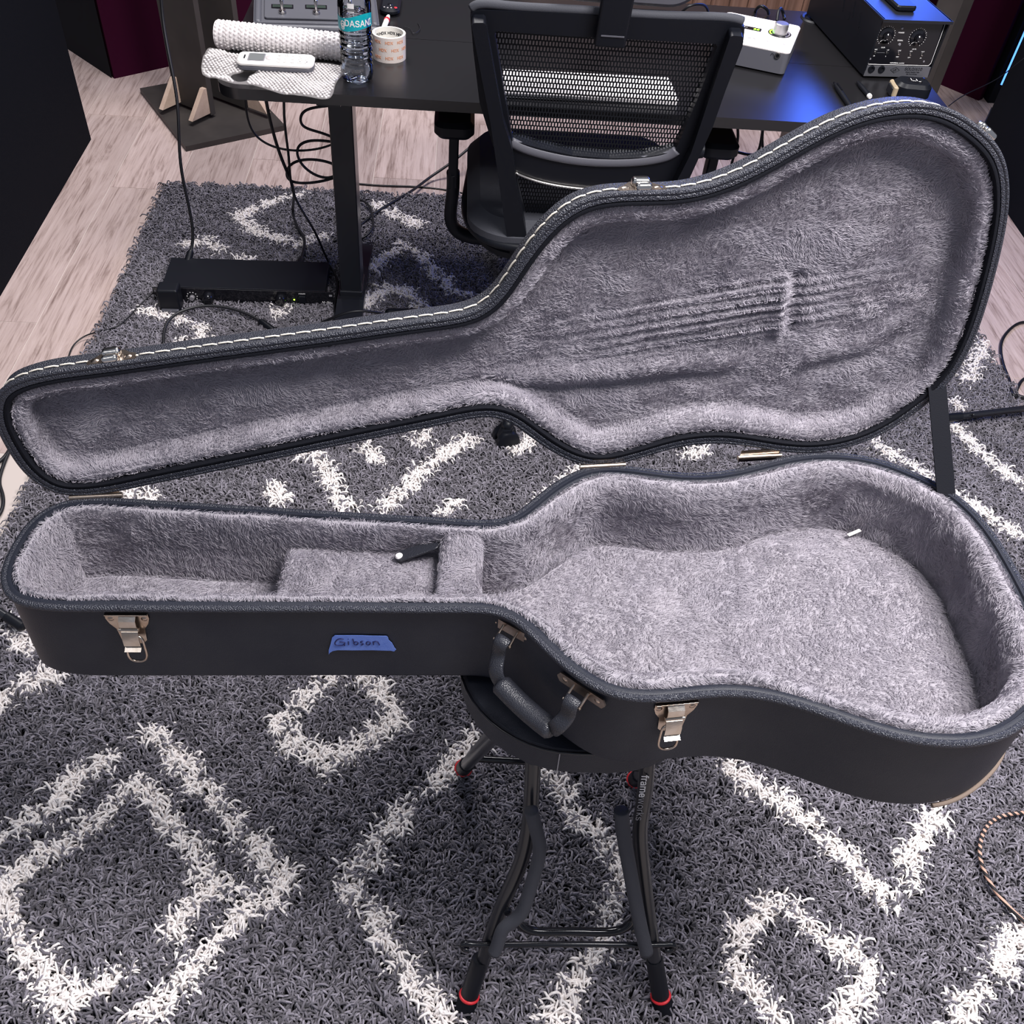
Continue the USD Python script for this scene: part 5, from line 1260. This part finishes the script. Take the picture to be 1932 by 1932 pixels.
# arms
AZ = .585
for k, (xa, ya, xp, yp) in enumerate(((857, 252, 861, 470), (1357, 290, 1340, 330))):
    a0 = at(xa, ya, AZ); pw = .5 * np.linalg.norm(at(888, 235, AZ) - at(824, 235, AZ)) * 2
    ac_ = a0 + E2 * .105
    arm = obj('arm_pad', slab(ac_ - EZ * .012, E1, E2, EZ, .088, .235, .036, .026, .009), M['black'], chair, smooth=40)
    pt = ac_ - E2 * .060
    lo = .36
    obj('arm_post', ubox(pt + EZ * ((AZ - .012 + .45) / 2 - pt[2]), .022, .036, AZ - .012 - .43, .004), M['black'], chair, smooth=35)
    obj('arm_sleeve', tube(spline([pt + EZ * (.475 - pt[2]), pt + EZ * (.42 - pt[2]), pt + EZ * (.345 - pt[2]), pt + EZ * (.315 - pt[2]) + E1 * (.03 if k == 0 else -.03), pt + EZ * (.31 - pt[2]) + E1 * (.12 if k == 0 else -.12)], 36), .019, 14, flat=(1, .8)), M['black'], chair, smooth=True)
# gas lift, star base, casters
bc = W(*(uv(seat_c)), 0)
cpos = at(955, 828, 0.03)
obj('gas_lift', [rod(bc + EZ * .09, bc + EZ * .24, .026, 20), rod(bc + EZ * .22, bc + EZ * (SZ - .10), .014, 20)], M['black'], chair, smooth=40)
a0_ = math.atan2(cpos[1] - bc[1], cpos[0] - bc[0]); RC = np.hypot(cpos[0] - bc[0], cpos[1] - bc[1])
hub = obj('base_hub', lathe([(0, .05), (.045, .05), (.055, .075), (.045, .11), (0, .115)], bc), M['black'], chair)
for k in range(5):
    a = a0_ + k * 2 * math.pi / 5; e_ = np.array([math.cos(a), math.sin(a), 0]); sd = np.array([-e_[1], e_[0], 0])
    obj('base_arm', V3(Manifold.batch_hull([Manifold.sphere(.020, 16).translate(list(bc + e_ * .04 + EZ * .085)), Manifold.sphere(.014, 16).translate(list(bc + e_ * RC + EZ * .074))])), M['black'], chair, smooth=40)
    wc = bc + e_ * RC; sp_ = .6 + k * 1.1; w_ = np.array([math.cos(a + sp_), math.sin(a + sp_), 0])
    ca = obj('caster', V3(Manifold.batch_hull([Manifold.sphere(.016, 12).translate(list(wc + EZ * .062)), Manifold.sphere(.012, 12).translate(list(wc + EZ * .045 + np.cross(w_, EZ) * .012))])), M['black'], chair, smooth=40)
    for s_ in (-1, 1):
        obj('wheel', lathe([(0, -.009), (.022, -.009), (.0275, -.006), (.0285, 0), (.0275, .006), (.022, .009), (0, .009)], wc + w_ * s_ * .0145 + EZ * (.0285 + .006), w_), M['black'], ca)

# ================================================================== power conditioner on the rug
z0_ = .020
rl, rr_ = at(293, 569, z0_), at(631, 578, z0_); rx_ = (rr_ - rl); RWd = np.linalg.norm(rx_); rx_ /= RWd; ry_ = np.cross(EZ, rx_)
RH = .044
bl_ = at(331, 486, z0_ + RH); RD = (bl_ - rl) @ ry_
pc = thing('power_conditioner', 'black rack power conditioner lying on the rug under the desk', 'power conditioner', (rl + rr_) / 2 + ry_ * RD / 2 - EZ * .01)
lc = lambda u, v, z: rl + rx_ * u + ry_ * v + EZ * z
obj('chassis', box(lc(RWd / 2, RD / 2 + .004, RH / 2), rx_, ry_, EZ, RWd * .905, RD - .004, RH - .002, .0012), M['black'], pc, smooth=False)
fpn = obj('front_panel', box(lc(RWd / 2, .001, RH / 2), rx_, ry_, EZ, RWd, .0035, RH, .0008), M['black_gloss'], pc, smooth=False)
for u_ in (.008, RWd - .008):
    for z in (.010, RH - .010): obj('rack_hole', box(lc(u_, -.001, z), rx_, ry_, EZ, .008, .001, .005, 0), M['print_grey'], fpn, smooth=False)
for X in ((395, 562), (531, 568)):
    c = atpl(*X, lc(0, -.001, 0), ry_); c = lc((c - rl) @ rx_, -.001, RH / 2)
    obj('lamp_knob', lathe([(0, .022), (.010, .022), (.014, .017), (.0155, 0)], c, -ry_, n=32), M['black_gloss'], pc, smooth=35)
c = atpl(364, 566, lc(0, -.001, 0), ry_); uo = (c - rl) @ rx_
out_ = obj('dimmer_knob', lathe([(0, .010), (.006, .010), (.007, 0)], lc(uo, -.001, RH * .42), -ry_, n=20), M['mid_grey'], pc)
for k in range(8):
    a = math.radians(-30 + k * 240 / 7); obj('dot', lathe([(0, .0006), (.0016, .0004), (.0017, 0)], lc(uo + .013 * math.cos(a), -.001, RH * .45 + .013 * math.sin(a)), -ry_, n=10), M['print_white'], out_)
c = atpl(571, 566, lc(0, -.001, 0), ry_); us = (c - rl) @ rx_
obj('power_switch', box(lc(us, -.004, RH * .5), rx_, ry_, EZ, .018, .008, .022, .002), M['black'], pc)
obj('status_led', box(lc(us - .022, -.0015, RH * .42), rx_, ry_, EZ, .004, .001, .004), M['green_led'], pc)
obj('lettering', [text('POWER', .0035, lc(us, -.0012, RH * .85), rx_, EZ, .0003, bold=True), text('FURMAN', .007, lc(.018, -.0012, RH * .42), rx_, EZ, .0003, bold=True), text('M-8x', .006, lc(RWd - .020, -.0012, RH * .30), rx_, EZ, .0003, bold=True)], M['print_white'], fpn, smooth=False)
wa_ = thing('power_adapter', 'black plug-in power adapter on the front left of the rack unit', 'power adapter', lc(.045, -.025, -.01))
obj('housing', box(lc(.049, -.026, .034), rx_, ry_, EZ, .054, .046, .066, .006), M['black'], wa_, smooth=40)
obj('lower_lip', box(lc(.049, -.030, .006), rx_, ry_, EZ, .046, .050, .014, .004), M['grey_plastic'], wa_, smooth=40)
obj('prong', [box(lc(.049 + s_, 0, .03), rx_, ry_, EZ, .0015, .018, .006) for s_ in (-.006, .006)], M['chrome'], wa_)

# ================================================================== speaker stands
def stand(label, corner, left, right, col0, col1, braces=5):
    """plate with corners at corner (nearest), left and right; twin boards with raw wood braces"""
    ex = (right - corner); ey = (left - corner)
    o = (left + right) / 2
    st = thing('speaker_stand', label, 'speaker stand', o)
    obj('base_plate', prism([p[:2] for p in (corner, right, left + right - corner, left)], .018, (0, 0, 0), (1, 0, 0), (0, 1, 0), EZ), M['stand'], st, smooth=False)
    d_ = col1 - col0; L = np.linalg.norm(d_); d_ /= L; n_ = np.array([-d_[1], d_[0], 0])
    if n_ @ (o - CAM) < 0: n_ = -n_
    b1 = obj('upright_board', box((col0 + col1) / 2 + EZ * .61, d_, n_, EZ, L, .022, 1.2, .002), M['stand'], st, smooth=False)
    off = n_ * .115 + d_ * .05
    b2 = obj('upright_board', box((col0 + col1) / 2 + off + EZ * .61, d_, n_, EZ, L, .022, 1.2, .002), M['stand'], st, smooth=False)
    tri = [(0, 0), (.085, 0), (.012, .085), (0, .085)]
    for P, dr in ((col0 + d_ * .02, -n_), (col1 - d_ * .012, -n_), ((col0 + col1) / 2 + off + d_ * .03, n_), (col1 + off, d_), (col1 + off - d_ * .09 + n_ * .02, n_))[5 - braces:]:
        q = np.cross(dr, EZ)
        obj('corner_brace', prism(tri, .018, P + dr * .011 + EZ * .018 - q * .009, dr, EZ, np.cross(dr, EZ)), M['rawwood'], st, smooth=False, label='raw wood triangular brace')
    obj('top_plate', box(o + EZ * 1.22, d_, n_, EZ, .26, .26, .018), M['stand'], st, smooth=False)
stand('brown speaker stand with raw wood braces on a square plate, left of the desk', at(350, 278, .015), at(264, 168, .015), at(538, 238, .015), at(336, 196, .018), at(404, 222, .018))
rc_ = at(1911, 274, .015); tc_ = at(1870, 203, .015); dc_ = at(1900, 302, .015) - rc_; dc_ /= np.linalg.norm(dc_)
ca_, cb2 = at(1735, 214, .018), at(1694, 206, .018)
stand('brown speaker stand behind the preamp, its plate showing beside the lid', rc_, rc_ + dc_ * .62, tc_, cb2, ca_, braces=0)

# ================================================================== cables
def cable(label, pts, r, m='cord', name='cable', cat='cable', ends=None, n=None, group=None):
    """pts: (x, y, height) on the picture above the floor, or (x, y, ('v', depth)) on an upright plane"""
    P = []
    for x, y, h in pts:
        P.append(at(x, y, h) if not isinstance(h, tuple) else atpl(x, y, W(0, h[1], 0), E2))
    P = np.array(P)
    c = spline(P, n or max(24, 8 * len(P)))
    th = thing(name, label, cat, c[0] * [1, 1, 0])
    obj('cord', tube(c, r, 8), M[m], th, smooth=True)
    for e in ends or ():
        a, b = (c[0], c[1]) if e == 0 else (c[-1], c[-2])
        d_ = (a - b) / np.linalg.norm(a - b)
        obj('plug', tube(np.array([a - d_ * .02, a - d_ * .012, a + d_ * .012, a + d_ * .03]), [r * 1.1, r * 2.2, r * 2.4, r * 2.2], 12), M['black'], th, smooth=40)
    return th
RG = .032
vr = uv(lc(0, RD, 0))[1]
cable('black power cord hanging down in front of the speaker stand to the rack unit', [(303, -20, ('v', vr + .28)), (308, 40, ('v', vr + .26)), (322, 120, ('v', vr + .22)), (335, 200, ('v', vr + .18)), (340, 300, ('v', vr + .12)), (352, 370, ('v', vr + .08)), (363, 430, ('v', vr + .05)), (362, 465, ('v', vr + .03)), (357, 484, ('v', vr + .01))], .0042, ends=(1,))
cable('black power cord from the desk frame to the back of the rack unit', [(496, 150, ('v', vr - .02)), (505, 205, ('v', vr - .02)), (528, 290, ('v', vr)), (550, 345, ('v', vr + .04)), (553, 400, RG), (562, 430, RG), (573, 447, RG), (567, 492, .05)], .0042, ends=(1,))
cable('black cord dropping straight from the desk edge and trailing past the rack unit', [(536, 150, ('v', vr - .02)), (537, 230, ('v', vr - .02)), (545, 300, ('v', vr)), (556, 370, ('v', vr + .02)), (590, 430, ('v', vr)), (620, 495, .04), (636, 530, RG), (632, 585, RG), (640, 600, RG)], .0032)
cable('pair of thin black cords looping from the desk to its leg', [(462, 150, ('v', vr + .05)), (465, 210, ('v', vr + .05)), (480, 252, ('v', vr + .05)), (515, 276, ('v', vr + .05)), (570, 284, ('v', vr + .05)), (620, 275, ('v', vr + .05)), (650, 260, ('v', vr + .05))], .0028)
cable('coiled black cord hanging in loops beside the desk leg', [(640, 198, ('v', vr + .02)), (600, 202, ('v', vr + .02)), (570, 215, ('v', vr + .03)), (570, 235, ('v', vr + .03)), (610, 252, ('v', vr + .02)), (642, 268, ('v', vr + .02)), (600, 265, ('v', vr + .03)), (562, 280, ('v', vr + .04)), (570, 310, ('v', vr + .03)), (620, 335, ('v', vr + .02)), (640, 320, ('v', vr + .02)), (600, 302, ('v', vr + .03)), (545, 315, ('v', vr + .04)), (545, 338, ('v', vr + .04)), (600, 343, ('v', vr + .03)), (645, 330, ('v', vr + .02))], .0034, n=220)
cable('black instrument cord curled on the rug beside the lid, with a plug', [(309, 650, RG), (310, 625, RG + .004), (325, 598, RG + .008), (365, 580, RG + .01), (410, 578, RG + .01), (455, 588, RG + .008), (485, 602, RG + .004), (500, 612, RG)], .0038, ends=(1,))
cable('thin adapter lead running over the rug to the floor planks', [(313, 530, .06), (290, 550, RG + .01), (255, 585, RG), (215, 618, RG), (165, 632, .012), (140, 650, .006), (130, 672, .005)], .0018)
cable('black cord crossing the rug from the desk leg towards the chair', [(630, 455, RG), (660, 440, RG), (700, 408, RG), (740, 382, RG), (780, 358, .02), (815, 332, .02), (850, 308, .05), (905, 262, .10)], .0042)
cable('thin black wire along the floor planks behind the rug', [(660, 345, .004), (720, 350, .004), (780, 352, .004), (850, 360, .004), (900, 372, .03)], .0028)
cable('black cord looping round the foot of the desk leg', [(636, 420, RG), (660, 375, RG + .005), (690, 382, RG + .01), (702, 405, RG + .01), (700, 435, RG + .01), (680, 450, RG), (650, 440, RG)], .0034)
cable('black cord rising over the desk foot behind the lid', [(600, 612, RG), (632, 598, .07), (665, 588, .09), (700, 588, .08), (735, 596, .05), (760, 606, RG)], .0036)
cable('black cord hanging beneath the right end of the desk', [(1385, 200, ('v', vr + .1)), (1392, 260, ('v', vr + .1)), (1383, 300, ('v', vr + .1)), (1375, 330, ('v', vr + .1))], .0036)
cable('two black cords hanging close together under the desk, right of the arm rest', [(1440, 230, ('v', vr + .05)), (1436, 265, ('v', vr + .05)), (1425, 290, ('v', vr + .05)), (1395, 288, ('v', vr + .05)), (1378, 285, ('v', vr + .05)), (1340, 278, ('v', vr + .05))], .0036)
cable('thin black wire dropping from the underside of the desk near the right leg', [(1450, 200, ('v', vr)), (1439, 250, ('v', vr)), (1440, 290, ('v', vr))], .0030)
cable('black cord in an open loop on the planks at the right edge', [(1960, 612, .006), (1932, 608, .006), (1905, 622, .006), (1890, 645, .006), (1889, 670, .006), (1897, 700, .006), (1905, 720, .008), (1912, 745, .03), (1925, 752, .02), (1960, 754, .02)], .0042)
cable('short black loop of cord beside the tripod tube on the right', [(1960, 705, .006), (1932, 715, .006), (1921, 730, .006), (1920, 745, .008), (1935, 750, .008), (1960, 748, .008)], .0042)
cable('brown and black braided cord curving on the rug at the right edge', [(1960, 1528, RG), (1932, 1533, RG + .006), (1890, 1540, RG + .008), (1862, 1560, RG + .008), (1850, 1590, RG + .008), (1851, 1625, RG + .008), (1868, 1665, RG + .008), (1895, 1702, RG + .008), (1932, 1738, RG + .006), (1960, 1765, RG)], .0034, m='braid')
cable('black cord looping on the planks at the left edge', [(-30, 880, .006), (-4, 872, .006), (14, 855, .006), (20, 845, .006), (0, 900, .006), (4, 930, .006), (2, 965, .006), (-30, 1000, .006)], .0040)
cable('thin dark wire slanting across the right corner panels', [(1960, 90, ('v', vr + .9)), (1932, 110, ('v', vr + .9)), (1890, 143, ('v', vr + .8)), (1850, 165, ('v', vr + .7)), (1815, 182, ('v', vr + .6)), (1790, 200, ('v', vr + .5))], .0016)
c1 = at(1431, 36, DZ + .02)
cable('black cord looping up behind the white audio interface', [(1425, 22, DZ + .0), (1430, 14, DZ + .02), (1438, 12, DZ + .03), (1447, 18, DZ + .02), (1450, 26, DZ + .004)], .0036)
cable('dark plug lead behind the audio interface', [(1466, 40, DZ + .012), (1469, 22, DZ + .028), (1473, 16, DZ + .03), (1478, 26, DZ + .012), (1480, 36, DZ + .005)], .0038)
cable('black cord coming up through the desk grommet', [(1525, 22, DZ + .004), (1532, 20, DZ + .015), (1541, 22, DZ + .02), (1548, 30, DZ + .012), (1550, 40, DZ - .004)], .0034)
cable('black cord arching over the desk edge right of the headrest', [(1285, 24, DZ + .02), (1300, 12, DZ + .04), (1320, 8, DZ + .04), (1333, 14, DZ + .02), (1336, 22, DZ + .005)], .0030)
cable('fine black wire curl on the desk near the tape roll', [(762, 50, DZ + .003), (776, 56, DZ + .004), (780, 63, DZ + .004), (788, 60, DZ + .004), (792, 50, DZ + .003), (788, 43, DZ + .002)], .0007)

# tripod legs
def tripod(label, a, b, r=.010, tip=True):
    d_ = (b - a) / np.linalg.norm(b - a)
    t = thing('tripod_leg', label, 'tripod leg', a * [1, 1, 0])
    obj('tube', rod(a, b, r, 16), M['black_metal'], t, smooth=True)
    s_ = np.cross(d_, EZ); s_ /= np.linalg.norm(s_)
    obj('brace', rod(a + EZ * .012 + s_ * .012 + d_ * .05, b + EZ * .012 + s_ * .012, r * .55, 10), M['black_metal'], t, smooth=True)
    if tip: obj('rubber_tip', tube(np.array([a - d_ * .012, a - d_ * .008, a + d_ * .03]), [r * .8, r * 1.35, r * 1.25], 16), M['black'], t, smooth=40)
tripod('black tripod stand leg lying along the rug at the right edge', at(1793, 788, .045), at(1975, 766, .055), .0085)
tripod('black tripod stand leg poking in at the left edge below the headstock end', at(36, 1178, .045), at(-30, 1136, .06), .0075)
